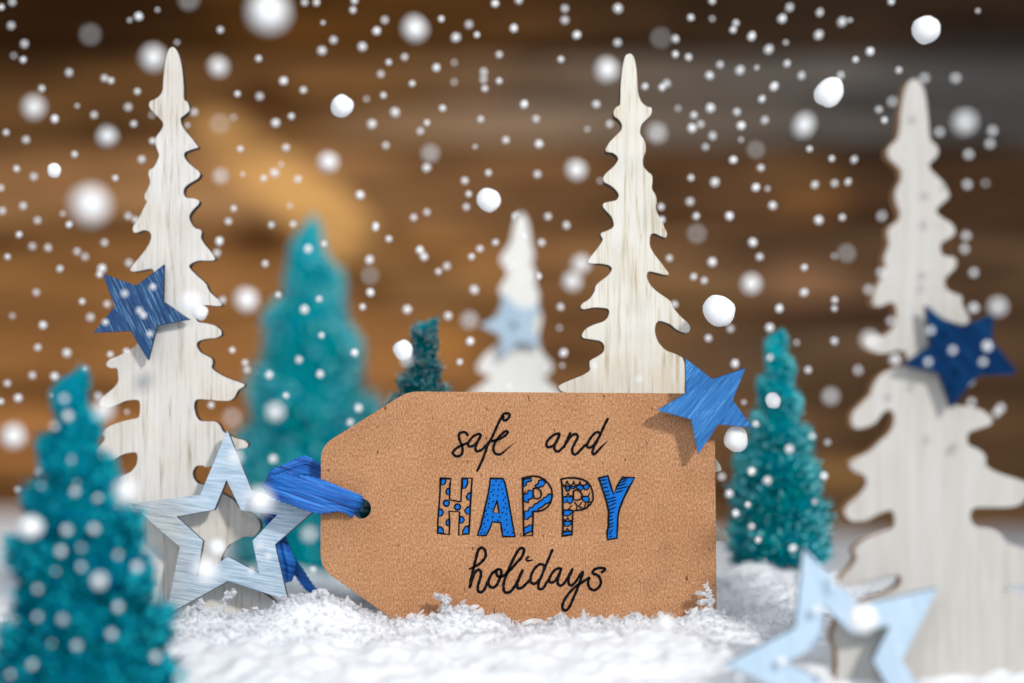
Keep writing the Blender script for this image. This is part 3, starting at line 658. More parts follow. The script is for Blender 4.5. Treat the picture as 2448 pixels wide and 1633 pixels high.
for a_, b_ in (((400,250),(530,230)),((420,330),(545,295)),((450,405),(555,380)),((480,490),(590,460)),((500,560),(590,540)),((530,640),(720,590)),((550,710),(730,650)),((570,785),(730,710)),((590,855),(720,805)),((590,930),(680,905)),((585,1000),(650,980)),((590,1080),(660,1050)),((580,1165),(670,1130)),((580,1225),(665,1190)),((590,1310),(660,1275)),((580,1360),(630,1335)),((590,1420),(640,1400)),((840,230),(960,205)),((800,300),(950,240)),((770,360),(930,310)),((740,430),(970,370)),((720,500),(870,455))):
    sh.stroke(yy([a_, ((a_[0]+b_[0])/2, (a_[1]+b_[1])/2), b_]), 2.3, 1, 0.3)
lo = sh.build('lettering', [M_ink, M_blue_ink]); lo['label'] = 'blue patterned capital letters HAPPY outlined in black'

# "holidays"
sh = Sheet(); c1_ = lambda p: conv(1110, 1290, 11.2, p); c8 = lambda p: conv(1250, 1290, 8.71, p)
W = 6.2
sh.stroke(c1_([(120,785),(200,760),(330,700),(440,620),(540,510),(575,400),(550,275),(470,220),(400,245),(350,350),(310,520),(260,720),(220,900),(180,1080),(150,1275)]), W, 0.6, 1)
sh.stroke(c1_([(165,1230),(230,1000),(290,880),(360,812),(420,825),(450,900),(430,1020),(390,1150),(362,1260),(372,1370),(430,1410),(510,1370),(570,1270),(620,1150),(660,1070)]), W)
sh.stroke(c1_([(870,815),(760,890),(680,1020),(645,1130),(672,1230),(740,1280),(820,1260),(890,1180),(930,1090),(965,1000),(990,900),(985,825),(930,795),(870,820),(860,900),(890,970),(950,1000),(1040,970),(1120,915),(1200,840),(1290,750),(1400,620),(1520,490),(1590,340),(1590,255),(1530,222),(1450,280),(1370,410),(1280,590),(1200,770),(1120,960),(1062,1150),(1052,1300),(1080,1395),(1160,1420),(1260,1370),(1350,1250),(1420,1130),(1490,970),(1562,825)]), W)
sh.stroke(c1_([(1562,825),(1500,960),(1440,1100),(1412,1200),(1432,1290),(1490,1302),(1570,1265),(1650,1190),(1750,1095)]), W)
sh.stroke(c1_([(1725,462),(1675,490),(1667,545),(1720,565),(1850,542)]), 4.4, 1, 0.2)
W = 5.8
sh.stroke(c8([(460,550),(390,510),(320,530),(240,610),(180,720),(160,820),(175,890),(230,920),(290,890),(345,830)]), W)
sh.stroke(c8([(615,215),(550,370),(480,530),(420,680),(360,830),(325,930),(330,1010),(380,1032),(440,990),(490,900),(545,830)]), W)
sh.stroke(c8([(800,605),(740,598),(660,640),(590,730),(550,830),(570,890),(640,880),(700,820),(750,730),(795,620)]), W)
sh.stroke(c8([(790,630),(760,730),(730,820),(725,900),(760,950),(820,945),(880,880),(930,800),(980,710),(1032,615)]), W)
sh.stroke(c8([(1032,615),(990,720),(950,820),(960,920),(1010,955),(1080,900),(1150,800),(1210,710),(1250,675)]), W)
sh.stroke(c8([(1252,672),(1220,790),(1170,930),(1120,1060),(1050,1220),(990,1360),(930,1450),(870,1475),(830,1430),(830,1340),(900,1200),(1000,1070),(1110,970),(1220,900),(1320,830),(1385,792)]), W)
sh.stroke(c8([(1385,792),(1360,870),(1370,970),(1430,1040),(1510,1045),(1590,980),(1625,890),(1600,790),(1540,730),(1470,710),(1455,660),(1510,610),(1610,590),(1700,600),(1700,640),(1640,675)]), W)
lo = sh.build('lettering', [M_ink, M_blue_ink]); lo['label'] = 'thick black handwritten word holidays'

# ribbon (raffia), one mesh part
def strip(pairs, V, F, seed, amp=0.0008, nw=26, nl=10):
    """pairs: (upper edge, lower edge, distance)"""
    pr = [(*conv(600, 1060, 4.125, [a, b])[0], *conv(600, 1060, 4.125, [a, b])[1], d) for a, b, d in pairs]
    q = catmull(pr, nl); base = len(V); n = len(q)
    for i, r in enumerate(q):
        u = P(r[0], r[1], r[4]); l = P(r[2], r[3], r[4])
        wdt = (u - l).length
        for k in range(nw + 1):
            t = k / nw
            j = t + 0.03 * math.sin(i * 0.13 + seed)
            z = (0.45 * math.sin(j * 9 + seed + 0.03 * i) - 0.7 * (1 - abs(math.sin(j * 7.5 + 1.3 * seed + 0.012 * i)))**5 + 0.10 * math.sin(j * 47 - 0.02 * i)) * amp * min(1, wdt / 0.004)
            bulge = -0.0008 * math.sin(math.pi * t)
            edge = 0.0002 * math.sin(i * 1.7 + seed) * (abs(t - .5) * 2)**4
            p = u.lerp(l, t) + Vector((0, z + bulge, edge)); V.append(tuple(p - P(1240, 1500, D0)))
    for i in range(n - 1):
        for k in range(nw):
            a = base + i * (nw + 1) + k; F.append((a, a + 1, a + nw + 2, a + nw + 1))
V, F = [], []
strip([((1120, 575), (1030, 735), .6035), ((1096, 525), (985, 728), .5990), ((1010, 480), (950, 695), .5975), ((880, 430), (850, 672), .5968), ((740, 370), (685, 692), .5962), ((590, 320), (530, 655), .5958), ((430, 315), (380, 600), .5958), ((300, 305), (240, 550), .5962), ((205, 315), (150, 480), .5975), ((170, 330), (110, 420), .600)], V, F, 1.0)
strip([((170, 345), (110, 430), .6005), ((200, 265), (150, 400), .6035), ((330, 205), (330, 330), .606), ((450, 148), (430, 345), .607), ((540, 122), (580, 345), .607), ((690, 200), (690, 360), .6065), ((800, 240), (800, 400), .606), ((900, 330), (900, 450), .605), ((1060, 560), (1040, 700), .604)], V, F, 2.3)
strip([((60, 640), (200, 560), .613), ((160, 820), (290, 760), .613), ((235, 960), (345, 920), .612), ((255, 1090), (395, 1050), .612), ((285, 1220), (440, 1180), .613), ((315, 1350), (420, 1310), .615), ((335, 1375), (400, 1355), .616)], V, F, 3.7)
strip([((300, 1060), (370, 1010), .618), ((370, 1200), (450, 1160), .618), ((445, 1320), (510, 1240), .618), ((525, 1430), (585, 1350), .617), ((590, 1485), (655, 1450), .615), ((640, 1560), (700, 1520), .613)], V, F, 4.9)
me = bpy.data.meshes.new('ribbon'); me.from_pydata(V, [], F); me.materials.append(M_raffia)
me.polygons.foreach_set('use_smooth', [True] * len(F)); me.update()
rb = bpy.data.objects.new('ribbon', me); COL.objects.link(rb); rb.parent = root
sm = rb.modifiers.new('thick', 'SOLIDIFY'); sm.thickness = 0.00015; sm.offset = 0
rb['label'] = 'crinkled bright blue raffia ribbon looped through the hole'

# ------------------------------------------------------------------ bottle-brush trees
def brush_tree(label, axis, prof, d, nb, thick, base_col, tip_col, frost, turns, seed, clump=0.16, frost_len=0.16, up=0.35, tipw=2.2, edge=0.0):
    """axis: [(px,py) tip..base]; prof: [(py, half width px)]"""
    r = np.random.default_rng(seed)
    ax = sorted(axis, key=lambda a: a[1])
    ay = np.array([a[1] for a in ax], float); axx = np.array([a[0] for a in ax], float)
    pyv = np.array([p[0] for p in prof], float); pw = np.array([p[1] for p in prof], float)
    y0, y1 = pyv[0], pyv[-1]
    # density proportional to radius
    cand = r.uniform(y0, y1, nb * 4); wv = np.interp(cand, pyv, pw)
    keep = r.uniform(0, pw.max(), nb * 4) < wv * 0.85 + 0.15 * pw.max()
    py = cand[keep][:nb]; n = len(py)
    rad = np.interp(py, pyv, pw) * d / FPX
    z = HC - (py - HOR) / FPX * d; x = (np.interp(py, ay, axx) - CX) / FPX * d
    th = r.uniform(0, 2 * np.pi, n)
    ph = th - (py - y0) / (y1 - y0) * turns * 2 * np.pi
    band = np.cos(ph)                                        # spiral rows of bristles
    lump = fbm(th * 2.1, z * 260, 3, seed)
    rad = rad * (1 + clump * (0.8 * band + 0.8 * lump - 1.0) + r.normal(0, 0.06, n))
    z = z + 0.0016 * band
    rz = rad * (up + r.normal(0, 0.14, n))
    A0 = np.stack([x, np.full(n, d - D0), z - rz * 0.5], 1)
    dirv = np.stack([np.cos(th), np.sin(th), np.zeros(n)], 1)
    dirv = dirv + r.normal(0, 0.16, (n, 3)); dirv /= np.linalg.norm(dirv, axis=1)[:, None]
    tip = A0 + dirv * rad[:, None] + np.stack([np.zeros(n), np.zeros(n), rz], 1)
    mid = A0 * 0.4 + tip * 0.6 + r.normal(0, 0.03, (n, 3)) * rad[:, None]
    fr = np.where(r.uniform(size=n) < frost + edge * np.abs(np.cos(th))**3, frost_len * r.uniform(0.5, 1.5, n), 0.0)
    fp = mid * (fr[:, None] * 2) + tip * (1 - fr[:, None] * 2)
    side = np.stack([-np.sin(th), np.cos(th), np.zeros(n)], 1); upv = np.array([0, 0, 1.0])
    rings = []; cols = []
    bc = np.array(base_col)[None] * r.uniform(0.7, 1.15, n)[:, None] * (1 + 0.2 * r.normal(size=(n, 3)) * np.array([0.1, .5, .5]))
    tcx = np.array(tip_col)[None] * np.ones((n, 1))
    isf = (fr > 0)[:, None]
    for k, (c, wd) in enumerate(((A0, .9), (mid, 1.0), (fp, 1.0), (fp + (tip - fp) * 0.12, 1.15), (tip, tipw))):
        for a in (0, 2.1, 4.2):
            rings.append(c + (side * math.cos(a) + upv * math.sin(a)) * thick * wd * np.where(isf & (k >= 3), 1.35, 1.0))
            cc = np.where(isf & (k >= 3), tcx, bc * (0.9 if k == 0 else 1.0)); cols.append(cc)
    V = np.stack(rings, 1).reshape(-1, 3); Cc = np.clip(np.stack(cols, 1).reshape(-1, 3), 0.001, 0.95)
    nv = 15; base = (np.arange(n) * nv)[:, None]; fs = []
    for k in range(4):
        for j in range(3):
            a, b = k * 3 + j, k * 3 + (j + 1) % 3
            fs.append(base + np.array([[a, b, b + 3, a + 3]]))
    F = np.concatenate(fs, 0)
    bx, by = np.interp(y1, ay, axx), y1
    B = P(bx, by, d); root_ = empty('bottle_brush_tree', B)
    tag(root_, label, 'bottle brush tree', 'teal bottle brush trees')
    nf = len(V); capv = V.reshape(n, 15, 3)[:, 12:15]; capc = Cc.reshape(n, 15, 3)[:, 12:15]
    ctr = capv.mean(1, keepdims=True) + dirv[:, None, :] * thick * 0.8
    V = np.concatenate([V, ctr.reshape(-1, 3)]); Cc = np.concatenate([Cc, capc.mean(1)])
    ci = nf + np.arange(n)
    for j in range(3): F = np.concatenate([F, np.stack([base[:, 0] + 12 + j, base[:, 0] + 12 + (j + 1) % 3, ci, ci], 1)])
    link('bristles', tri_mesh('bristles', V - np.array(list(B)), F, Cc), root_, [M_bristle])
    # twisted wire stem
    sv, sf = [], []; pts = [P(np.interp(q, ay, axx), q, d) for q in np.linspace(y0 + 6, y1 + 30, 60)]
    for s_ in (0, math.pi):
        b0 = len(sv)
        for i, p in enumerate(pts):
            c = p + Vector((math.cos(i * 0.9 + s_), math.sin(i * 0.9 + s_), 0)) * 0.0004
            for a in range(6): sv.append(tuple(c - B + Vector((math.cos(a * math.pi / 3), math.sin(a * math.pi / 3), 0)) * 0.0004))
        for i in range(len(pts) - 1):
            for a in range(6): sf.append((b0 + i*6 + a, b0 + i*6 + (a+1) % 6, b0 + (i+1)*6 + (a+1) % 6, b0 + (i+1)*6 + a))
    link('wire_stem', np_mesh('wire_stem', sv, sf, True), root_, [M_wire])
    return root_
M_wire, ntw, bw = mat('green_wire'); bw.inputs['Base Color'].default_value = (0.02, 0.10, 0.09, 1); bw.inputs['Metallic'].default_value = 0.5; bw.inputs['Roughness'].default_value = 0.4

brush_tree('dark teal bottle brush tree in the left foreground, cut by the lower frame edge', [(172, 900), (180, 1080), (200, 1360), (217, 1593), (224, 1700)],
           [(905, 24), (930, 44), (1000, 56), (1080, 78), (1160, 98), (1230, 120), (1310, 140), (1400, 162), (1480, 180), (1540, 193), (1600, 206), (1680, 216)], 0.530, 34000, 0.00018,
           (0.0, 0.62, 0.80), (0.03, 0.72, 0.82), 0.08, 6, 5, clump=0.27, edge=0.2, tipw=2.6)
brush_tree('large bright teal frosted bottle brush tree, out of focus left of the tag', [(741, 530), (742, 1400)],
           [(528, 8), (550, 22), (620, 48), (700, 76), (800, 106), (900, 131), (1000, 152), (1100, 168), (1200, 180), (1300, 188), (1375, 182), (1392, 150)], 0.78, 34000, 0.00025,
           (0.0, 0.84, 0.99), (0.35, 0.92, 0.97), 0.04, 5, 6, clump=0.15, frost_len=0.16, edge=0.35, tipw=3.2)
brush_tree('tiny sharp dark teal bottle brush tree peeping over the gift tag', [(1030, 770), (1012, 820), (1008, 936), (1000, 1420)],
           [(776, 22), (790, 30), (810, 36), (850, 40), (900, 50), (936, 60), (1000, 84), (1100, 120), (1216, 160), (1330, 175), (1400, 150)], 0.640, 22000, 0.00010,
           (0.0, 0.62, 0.70), (0.75, 0.92, 0.93), 0.30, 10, 7, clump=0.14, frost_len=0.06, tipw=1.1)
brush_tree('teal bottle brush tree with frosted right side between gift tag and right wooden tree', [(1857, 800), (1862, 1390)],
           [(805, 16), (820, 28), (870, 34), (930, 48), (1000, 64), (1080, 82), (1160, 100), (1240, 114), (1300, 124), (1335, 126), (1352, 95)], 0.668, 32000, 0.00015,
           (0.0, 0.82, 0.95), (0.35, 0.92, 0.95), 0.05, 6, 8, clump=0.22, tipw=2.2, edge=0.3)

# ------------------------------------------------------------------ falling snow
APX = 0.0207 * 9638.0
def dist_for(B): return D0 / (1 + B / APX)
import bmesh
protos = []
for k in range(4):
    bm = bmesh.new(); bmesh.ops.create_icosphere(bm, subdivisions=3, radius=1.0)
    from mathutils import noise as mn
    for v in bm.verts:
        nrm = v.co.normalized()
        v.co = v.co * (1 + 0.16 * mn.noise(nrm * 1.1 + Vector((k * 5.1, 0, 0))) + 0.03 * mn.noise(nrm * 4 + Vector((0, k * 3, 0))))
    me = bpy.data.meshes.new('snowflake'); bm.to_mesh(me); bm.free()
    me.polygons.foreach_set('use_smooth', [True] * len(me.polygons)); me.materials.append(M_flake); protos.append(me)

small = []   # (px, py, size class)
def T(x0, y0, s_, lst):
    for q in lst: small.append((x0 + q[0] / s_, y0 + q[1] / s_, q[2] if len(q) > 2 else 'n'))
b, f = 'b', 'f'
T(0, 0, 2.904, [(85,15),(10,50),(77,178),(170,305),(95,387,f),(160,415),(480,505),(725,543),(770,560),(290,615),(380,826,b),(42,920),(180,970),(517,1072),(115,1172),(235,1227),(5,1305),(160,1430),(15,1465),(260,1530),(480,1560),(435,1483,f),(800,1237),(983,1107),(928,860),(890,743),(653,798),(535,735,f),(953,635),(963,115,b),(900,140,f),(1093,68,f),(1228,295,f),(1530,208),(1270,545),(1348,780),(1055,800,f),(1303,870,f),(1060,980),(1648,652),(1803,670),(1795,407),(1968,562,b),(2105,625),(2235,352,b),(2242,158,f),(2315,278),(2115,17),(2197,17),(2022,808),(1912,853,b),(1620,817,f),(1668,1035),(1985,1027),(1950,1143,f),(1905,1200,b),(1830,1238),(1685,1210,f),(2067,1245),(1622,1447),(1585,1537),(890,1500),(940,1525),(2013,1430,f),(1885,1560),(2035,1555)])
T(800, 0, 2.904, [(137,5),(127,70),(347,140),(290,215,b),(192,325,b),(485,397),(375,433),(320,515),(538,580),(338,662),(220,688,f),(420,780,b),(258,862,b),(355,1010),(705,470,b),(830,435,f),(740,132),(842,260,b),(932,170),(987,242),(1113,25,b),(1278,3),(1243,197,b),(1142,380),(1035,500),(1033,552),(1042,615),(1142,562),(830,570,f),(748,752),(640,853),(595,910),(1013,828),(1315,725,b),(1398,827),(1417,1000,b),(1188,972),(1068,1200),(1407,1210),(903,1255),(930,1347),(913,1437),(638,1165,b),(175,1355,b),(640,1473),(548,1510),(1480,1503),(1598,60),(1598,140),(1680,243,b),(1570,413),(1965,60,b),(1963,297),(1815,725),(1908,862),(1753,897,f),(1843,1255,f),(2155,600),(2272,607),(2305,580),(1608,1560),(1255,1500),(2265,1437),(2270,1525),(285,1565),(975,1018,f)])
T(1600, 0, 2.904, [(298,5),(150,122),(298,130,f),(462,160),(443,207),(572,252,b),(690,343,b),(835,52),(783,130,b),(1045,87),(1037,243,b),(1200,152,b),(1255,140,f),(1540,12),(2142,75,f),(42,270),(42,378),(133,398),(352,450),(280,525,b),(490,488,b),(607,470,f),(817,442),(918,525),(1190,523),(1293,415),(1393,358,b),(1593,488),(1770,543),(1987,543),(727,600,b),(643,688),(285,750,b),(60,753,f),(170,800),(158,890,b),(217,863),(468,778),(498,873,b),(663,835),(300,943),(250,1020),(498,970,f),(443,1110,b),(635,1165),(150,1235),(315,1265,b),(600,1302,b),(682,1310,f),(143,1400),(717,1427,b),(187,1500),(417,1500,b),(973,1035),(1128,1102),(1283,1108),(1010,1283),(1147,1273),(1240,1263),(1037,1528,b),(1200,1510),(1475,1500),(1455,762),(1548,707),(1493,835),(1875,917),(2243,908),(2225,998),(2078,1073),(2068,1282),(1868,1420),(2195,1272,f),(808,295,f)])
T(0, 540, 2.904, [(132,60),(225,142),(333,152),(52,215),(535,178),(590,215),(725,117),(415,298),(708,295,b),(690,338),(895,258),(252,462),(570,525),(743,543),(627,635),(85,625,f),(298,690,b),(262,845),(463,883,b),(765,893),(590,990),(225,1037),(378,1045,b),(50,1093),(125,1195,b),(350,1180,f),(5,1220),(445,1200),(470,1320,b),(378,1392),(880,1293,f),(1522,107,b),(1505,188),(1840,263),(1545,515),(1612,863),(1700,950),(1715,1000),(1465,1245),(2140,160,b),(2250,125),(2215,508),(2113,580,b),(1930,480),(2232,760),(2075,930),(1868,1035,b),(2222,1030,b),(1985,1178),(865,470),(1060,425),(968,590),(995,622),(730,670),(1040,750),(1355,235),(1410,790),(875,870),(940,880),(1200,1275),(680,1180)])
T(800, 540, 2.904, [(282,15),(375,90),(240,235,b),(592,168,b),(620,213,b),(778,280),(720,317),(950,215),(1007,160),(1115,115),(1435,117),(247,463,b),(193,563),(503,580,b),(968,443,b),(787,625,b),(940,800,b),(868,945),(1568,563),(1588,882,b),(1580,970,f),(1560,708,f),(138,880,b),(165,1265,b),(108,1365),(1610,0),(1415,350),(1235,280),(1305,75),(2110,1065),(1800,975),(1205,1120)])
T(1600, 540, 2.904, [(580,115,b),(627,215),(298,252,b),(0,225),(168,353),(242,380),(937,290),(935,462,b),(1147,515),(1147,573),(763,573,b),(697,707,b),(35,545),(425,715),(270,780),(1147,800,b),(883,810,f),(963,1000),(1310,1002),(455,957,b),(697,915),(600,1375),(993,1460),(1100,1503),(1470,325),(1383,443),(1540,662),(1583,715),(1567,928,b),(1812,725),(1967,862),(1797,945),(2207,835,b),(2178,945),(2113,570,b),(2113,325),(2060,70),(2050,160),(1145,210,f),(2098,1225),(2270,1300),(2300,1265),(833,1550,b),(1290,1290,b),(518,1225,f)])
T(0, 1080, 2.835, [(485,55),(262,138,b),(120,255),(505,275,b),(663,320,b),(373,363),(452,530,b),(637,523,b),(412,675,b),(550,650),(550,780),(800,700),(927,780,b),(378,810,f),(255,930),(253,1120),(425,1138,b),(800,1053,b),(755,1237,b),(352,1300,f),(520,1315,b),(218,1443,b),(70,1510),(1053,1390,b),(1065,685),(1090,875,b),(1075,1090,b),(910,450),(280,230,f),(520,215,f),(1850,50,b),(2120,800),(1815,710),(1235,270),(1380,340),(1375,445),(1755,640),(1700,810)])
T(1600, 1080, 2.7724, [(545,130,b),(650,190,b),(348,165),(397,278,b),(520,350),(440,408,b),(965,330),(1025,163,b),(545,495),(588,583),(820,640,b),(1090,830),(1105,880),(300,1235),(362,1275),(440,1325),(745,1387,b),(1025,1453,b),(1570,1155),(1500,1320),(1450,1355),(980,1045,b),(465,1500)])

# large flakes: (px, py, solid radius px, blur diameter px, label)
big = []
def Bg(x0, y0, s_, lst):
    for x, y, r, B, l in lst: big.append((x0 + x / s_, y0 + y / s_, r / s_, B, l))
Bg(0, 0, 2.904, [(628,240,28,52,'faint blurred snowflake at top left, left of the tallest tree tip'), (1065,400,70,46,'large soft snowflake touching the tip of the tallest left tree'),
  (1515,465,54,40,'soft round snowflake just right of the tallest tree tip'), (1865,75,130,58,'very large soft snowflake cut by the top edge, left of centre'),
  (235,745,62,44,'dim soft snowflake near the upper left frame edge'), (745,945,56,36,'soft snowflake left of the upper trunk of the tallest tree'),
  (378,1183,50,10,'crisp grey snowflake disc left of the tallest tree'), (630,1420,115,62,'very large soft snowflake left of the tallest tree at mid height'),
  (1525,860,26,48,'faint snowflake above the pale diagonal patch on the wall'), (1530,1225,32,36,'dim snowflake at the upper end of the pale wall patch'),
  (2280,1125,58,36,'bright soft snowflake on the upper edge of the pale wall patch'), (1310,0,30,50,'faint snowflake cut by the top edge above the tallest tree')])
Bg(800, 0, 2.904, [(555,200,70,42,'large soft snowflake near the top edge at centre'), (50,735,80,10,'crisp bright snowflake disc above the pale wall patch'), (1070,1390,84,9,'crisp bright snowflake disc above the small distant wooden tree'),
  (663,1065,34,42,'dim soft snowflake below the grey band, left of the centre disc'), (1675,1180,55,38,'soft oval snowflake left of the centre wooden tree'), (1890,485,66,40,'bright soft snowflake left of the tip of the centre wooden tree'),
  (2235,925,42,44,'dim snowflake right of the upper centre wooden tree'), (2265,265,24,50,'faint snowflake above the tip of the centre wooden tree')])
Bg(1600, 0, 2.904, [(1780,205,98,9,'crisp grey snowflake disc at the upper right corner'), (1110,640,100,10,'crisp elongated white snowflake disc on the grey wall board'),
  (935,870,60,42,'bright soft snowflake under the elongated disc on the grey board'), (2050,850,60,52,'dim soft snowflake right of the tip of the right wooden tree'), (600,1040,24,42,'faint snowflake at the lower edge of the grey board')])
Bg(0, 540, 2.904, [(1710,515,68,42,'bright soft snowflake between the tallest tree and the big teal tree'), (1320,535,72,34,'bright snowflake over the right tip of the streaked blue star'), (1388,600,56,10,'crisp snowflake disc on the tall left trunk beside the star tip'),
  (720,1280,60,46,'soft snowflake beside the left branch of the tallest tree'), (1910,1290,52,40,'bright soft snowflake on the left flank of the big teal tree'), (90,1460,72,44,'grey soft snowflake at the left frame edge beside the dark teal tree'), (1610,1330,30,46,'faint snowflake between the tallest tree and big teal tree, low')])
Bg(800, 540, 2.904, [(475,860,70,14,'crisp snowflake left of the tiny teal tree above the tag'), (500,930,30,30,'soft small snowflake just under the disc by the tiny teal tree'), (1712,265,50,40,'upper snowflake of the bright pair left of the centre wooden tree'), (1650,385,52,40,'lower snowflake of the bright pair left of the centre wooden tree'),
  (935,655,36,42,'soft snowflake left of the pale blue star on the distant tree'), (245,345,24,44,'faint snowflake at the lower tip of the pale wall patch')])
Bg(1600, 540, 2.904, [(345,590,112,9,'largest crisp white snowflake disc, right of the centre wooden tree'), (570,405,54,38,'soft bright snowflake above the largest crisp disc'), (720,1213,54,10,'crisp snowflake disc on the upper right teal tree'),
  (463,1480,86,9,'crisp white snowflake disc beside the right tip of the bright blue star'), (1120,1185,34,42,'dim snowflake between the right teal tree and right wooden tree'), (1390,790,44,42,'soft snowflake at the left branch of the right wooden tree'),
  (2060,1065,60,20,'crisp grey snowflake disc on the lower arm of the navy star'), (1230,190,26,44,'faint snowflake left of the upper right wooden tree'), (190,55,26,46,'faint snowflake right of the middle of the centre wooden tree'), (2280,560,46,44,'soft snowflake at the right frame edge above the navy star')])
Bg(0, 1080, 2.835, [(213,510,74,38,'grey snowflake disc at the left edge of the dark teal tree'), (672,875,44,42,'soft snowflake in the middle of the dark teal foreground tree'), (1390,800,76,42,'bright large snowflake over the lower left arm of the sharp hollow star'),
  (1760,330,82,44,'bright large snowflake over the right arm of the sharp hollow star'), (1590,40,44,34,'soft snowflake over the top tip of the sharp hollow star'), (2095,560,36,40,'dim soft snowflake between the hollow star and the gift tag'), (850,260,68,44,'soft snowflake on the low left branch of the tallest tree'), (1465,650,56,24,'snowflake inside the window of the sharp hollow star')])
Bg(1600, 1080, 2.7724, [(1285,1105,98,24,'crisp snowflake disc on the upper arm of the blurred front hollow star')])
# soft clumps of bright flakes in front of the ground snow (blurred lower centre)
big += [(1135, 1550, 20, 40, 'soft snowflake over the snow below the word holidays'), (1590, 1490, 18, 34, 'soft snowflake over the snow at the tag lower right')]

def in_tree_front_left(px, py): return 895 < py < 1640 and abs(px - (172 + (py - 900) * .055)) < np.interp(py, [905, 1080, 1230, 1400, 1600], [40, 75, 115, 172, 225])
def in_right_tree(px, py): return px > np.interp(py, [180, 400, 700, 900, 1300, 1640], [2140, 2110, 2060, 2030, 1960, 1700]) and py > 180
def inside(poly, x, y):
    c = False; j = len(poly) - 1
    for i in range(len(poly)):
        if (poly[i][1] > y) != (poly[j][1] > y) and x < (poly[j][0] - poly[i][0]) * (y - poly[i][1]) / (poly[j][1] - poly[i][1]) + poly[i][0]: c = not c
        j = i
    return c
navy = st_navy; tree_r = rl + rr; tree_l = left + right_
small = [q for q in small if not (inside(tree_r, q[0], q[1]) and not inside(navy, q[0], q[1])) and not (inside(tree_l, q[0], q[1]) and not inside(st_left, q[0], q[1]) and q[0] > 300)]
items = []
for i, (px, py, c) in enumerate(small):
    r = {'n': 6.9, 'b': 8.9, 'f': 4.6}[c] * random.uniform(0.94, 1.06); B = {'n': 14, 'b': 14, 'f': 15}[c] * random.uniform(0.85, 1.3)
    if in_tree_front_left(px, py): B = 30 if py < 1250 else 34; r = r * 1.1; lab = 'small white snowflake falling in front of the dark teal foreground tree'
    elif in_right_tree(px, py): B = max(B, 26); r *= 1.12; lab = 'small white snowflake falling in front of the right-hand wooden tree area'
    elif py > 1235: lab = 'small white snowflake falling low over the snow'
    elif px < 1224: lab = 'small white snowflake falling before the brown wall, left half'
    else: lab = 'small white snowflake falling before the brown wall, right half'
    items.append((px, py, r, B, lab))
for px, py, r, B, lab in big:
    if B <= 14: B = 5
    if in_tree_front_left(px, py): B = max(B, 36)
    if in_right_tree(px, py) and py > 1000: B = max(B, 30)
    items.append((px, py, r, B, lab))
LAND = [(408,111,"tallest tree's tip"),(1504,128,"centre wooden tree's tip"),(2185,187,"right wooden tree's tip"),(1248,512,"distant wooden tree's tip"),(740,540,"big teal tree's tip"),(172,900,"dark foreground tree's tip"),
 (1855,803,"right teal tree's tip"),(1025,775,"tiny teal tree's tip"),(338,735,"streaked blue star"),(2270,840,"navy star"),(1692,965,"bright blue star"),(1228,778,"distant pale blue star"),(537,1270,"sharp hollow star"),(2017,1581,"blurred hollow star"),
 (1718,743,"largest crisp white disc"),(1985,222,"elongated white disc"),(1168,478,"lone crisp centre disc"),(817,253,"crisp upper centre disc"),(130,407,"crisp grey left disc"),(2212,70,"crisp grey corner disc"),(642,25,"top edge's largest flake"),
 (217,490,"largest soft left flake"),(20,20,"top left corner"),(2430,20,"top right corner"),(1224,5,"top edge's middle"),(5,816,"left edge's middle"),(2443,600,"right edge's middle"),(225,1400,"dark foreground tree's middle"),(990,70,"large soft top flake"),
 (1500,620,"centre wooden tree's middle"),(1500,300,"centre wooden tree's neck"),(1862,1150,"right teal tree's middle"),(742,900,"big teal tree's middle"),(450,1050,"tallest tree's lower trunk"),(700,440,"pale diagonal wall patch"),(1700,420,"grey board's lower edge"),(1740,1500,"tag's lower right corner")]
DIRS = ['right','lower right','bottom','lower left','left','upper left','top','upper right']
ORD = ['nearest','second nearest','third nearest','fourth nearest','fifth nearest','sixth nearest','seventh nearest','eighth nearest','ninth nearest','tenth nearest','eleventh nearest','twelfth nearest']
gr = {}
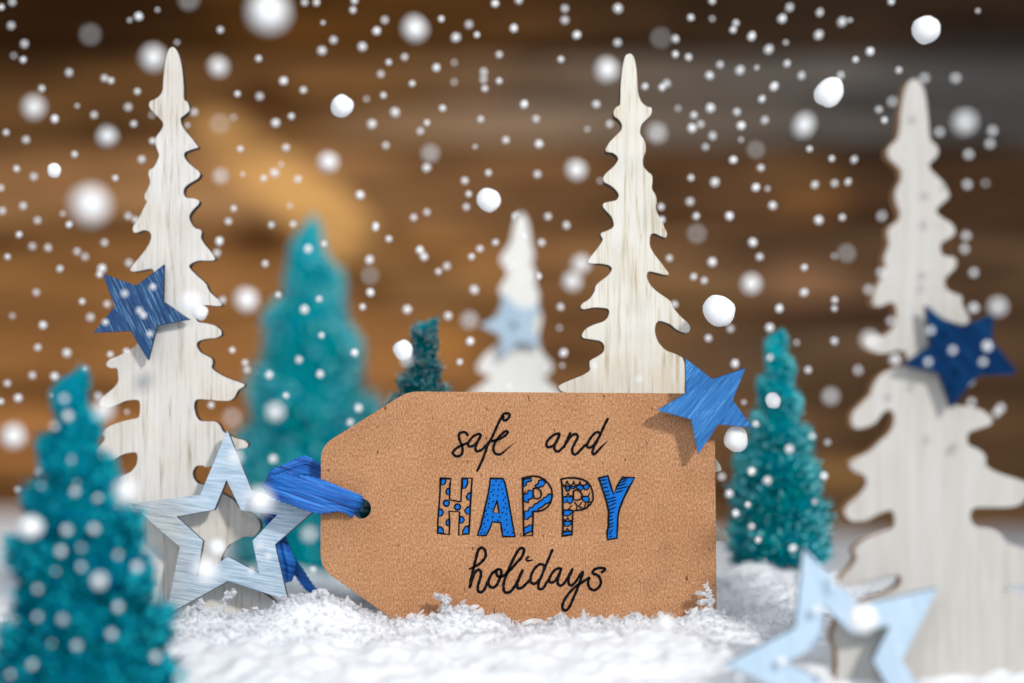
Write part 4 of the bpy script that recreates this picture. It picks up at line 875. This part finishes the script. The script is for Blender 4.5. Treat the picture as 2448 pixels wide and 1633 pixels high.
for i, it in enumerate(items):
    if not it[4].startswith('small white snowflake falling'): continue
    q = min(LAND, key=lambda l: math.hypot(l[0]-it[0], l[1]-it[1]))
    k = int(round(math.degrees(math.atan2(it[1]-q[1], it[0]-q[0])) / 45)) % 8
    gr.setdefault((q[2], k), []).append((math.hypot(q[0]-it[0], q[1]-it[1]), i))
for (nm, k), l in gr.items():
    for n_, (_, i) in enumerate(sorted(l)):
        side = {'bottom': 'under', 'top': 'above', 'left': 'left of', 'right': 'right of'}.get(DIRS[k], DIRS[k] + ' of')
        it = items[i]; items[i] = it[:4] + (f"small snowflake {side} the {nm}, {ORD[min(n_, 11)]} to it there",)
order = sorted(range(len(items)), key=lambda i: -items[i][2])
indiv = set(order[:298])
rest = []
for i, (px, py, r, B, lab) in enumerate(items):
    d = dist_for(B)
    if 'beside the right tip of the bright blue star' in lab: d = 0.597
    if 'largest crisp white snowflake disc' in lab: d = 0.600
    p = P(px, py, d); R_ = r * d / FPX
    e = Euler((random.uniform(0, 6), random.uniform(0, 6), random.uniform(0, 6)))
    if i in indiv:
        o = bpy.data.objects.new('snowflake', protos[i % 4]); COL.objects.link(o)
        o.location = p; o.rotation_euler = e; o.scale = (R_, R_, R_)
        if 'elongated' in lab: o.rotation_euler = (0, math.radians(35), 0); o.scale = (R_ * .9, R_ * .9, R_ * 1.15)
        tag(o, lab, 'snowflake', 'snowflakes falling through the air')
    else: rest.append((p, R_, e, i % 4))
bm = bmesh.new()
for p, R_, e, k in rest:
    mm = Matrix.LocRotScale(p, e, Vector((R_, R_, R_)))
    tmpm = bmesh.ops.create_icosphere(bm, subdivisions=2, radius=1.0, matrix=mm)
me = bpy.data.meshes.new('fine_falling_snow'); bm.to_mesh(me); bm.free()
me.polygons.foreach_set('use_smooth', [True] * len(me.polygons)); me.materials.append(M_flake)
o = bpy.data.objects.new('fine_falling_snow', me); COL.objects.link(o)
tag(o, 'finest specks of snow drifting through the air in front of the wall', 'falling snow', kind='stuff')
print('flakes', len(items), 'rest', len(rest))
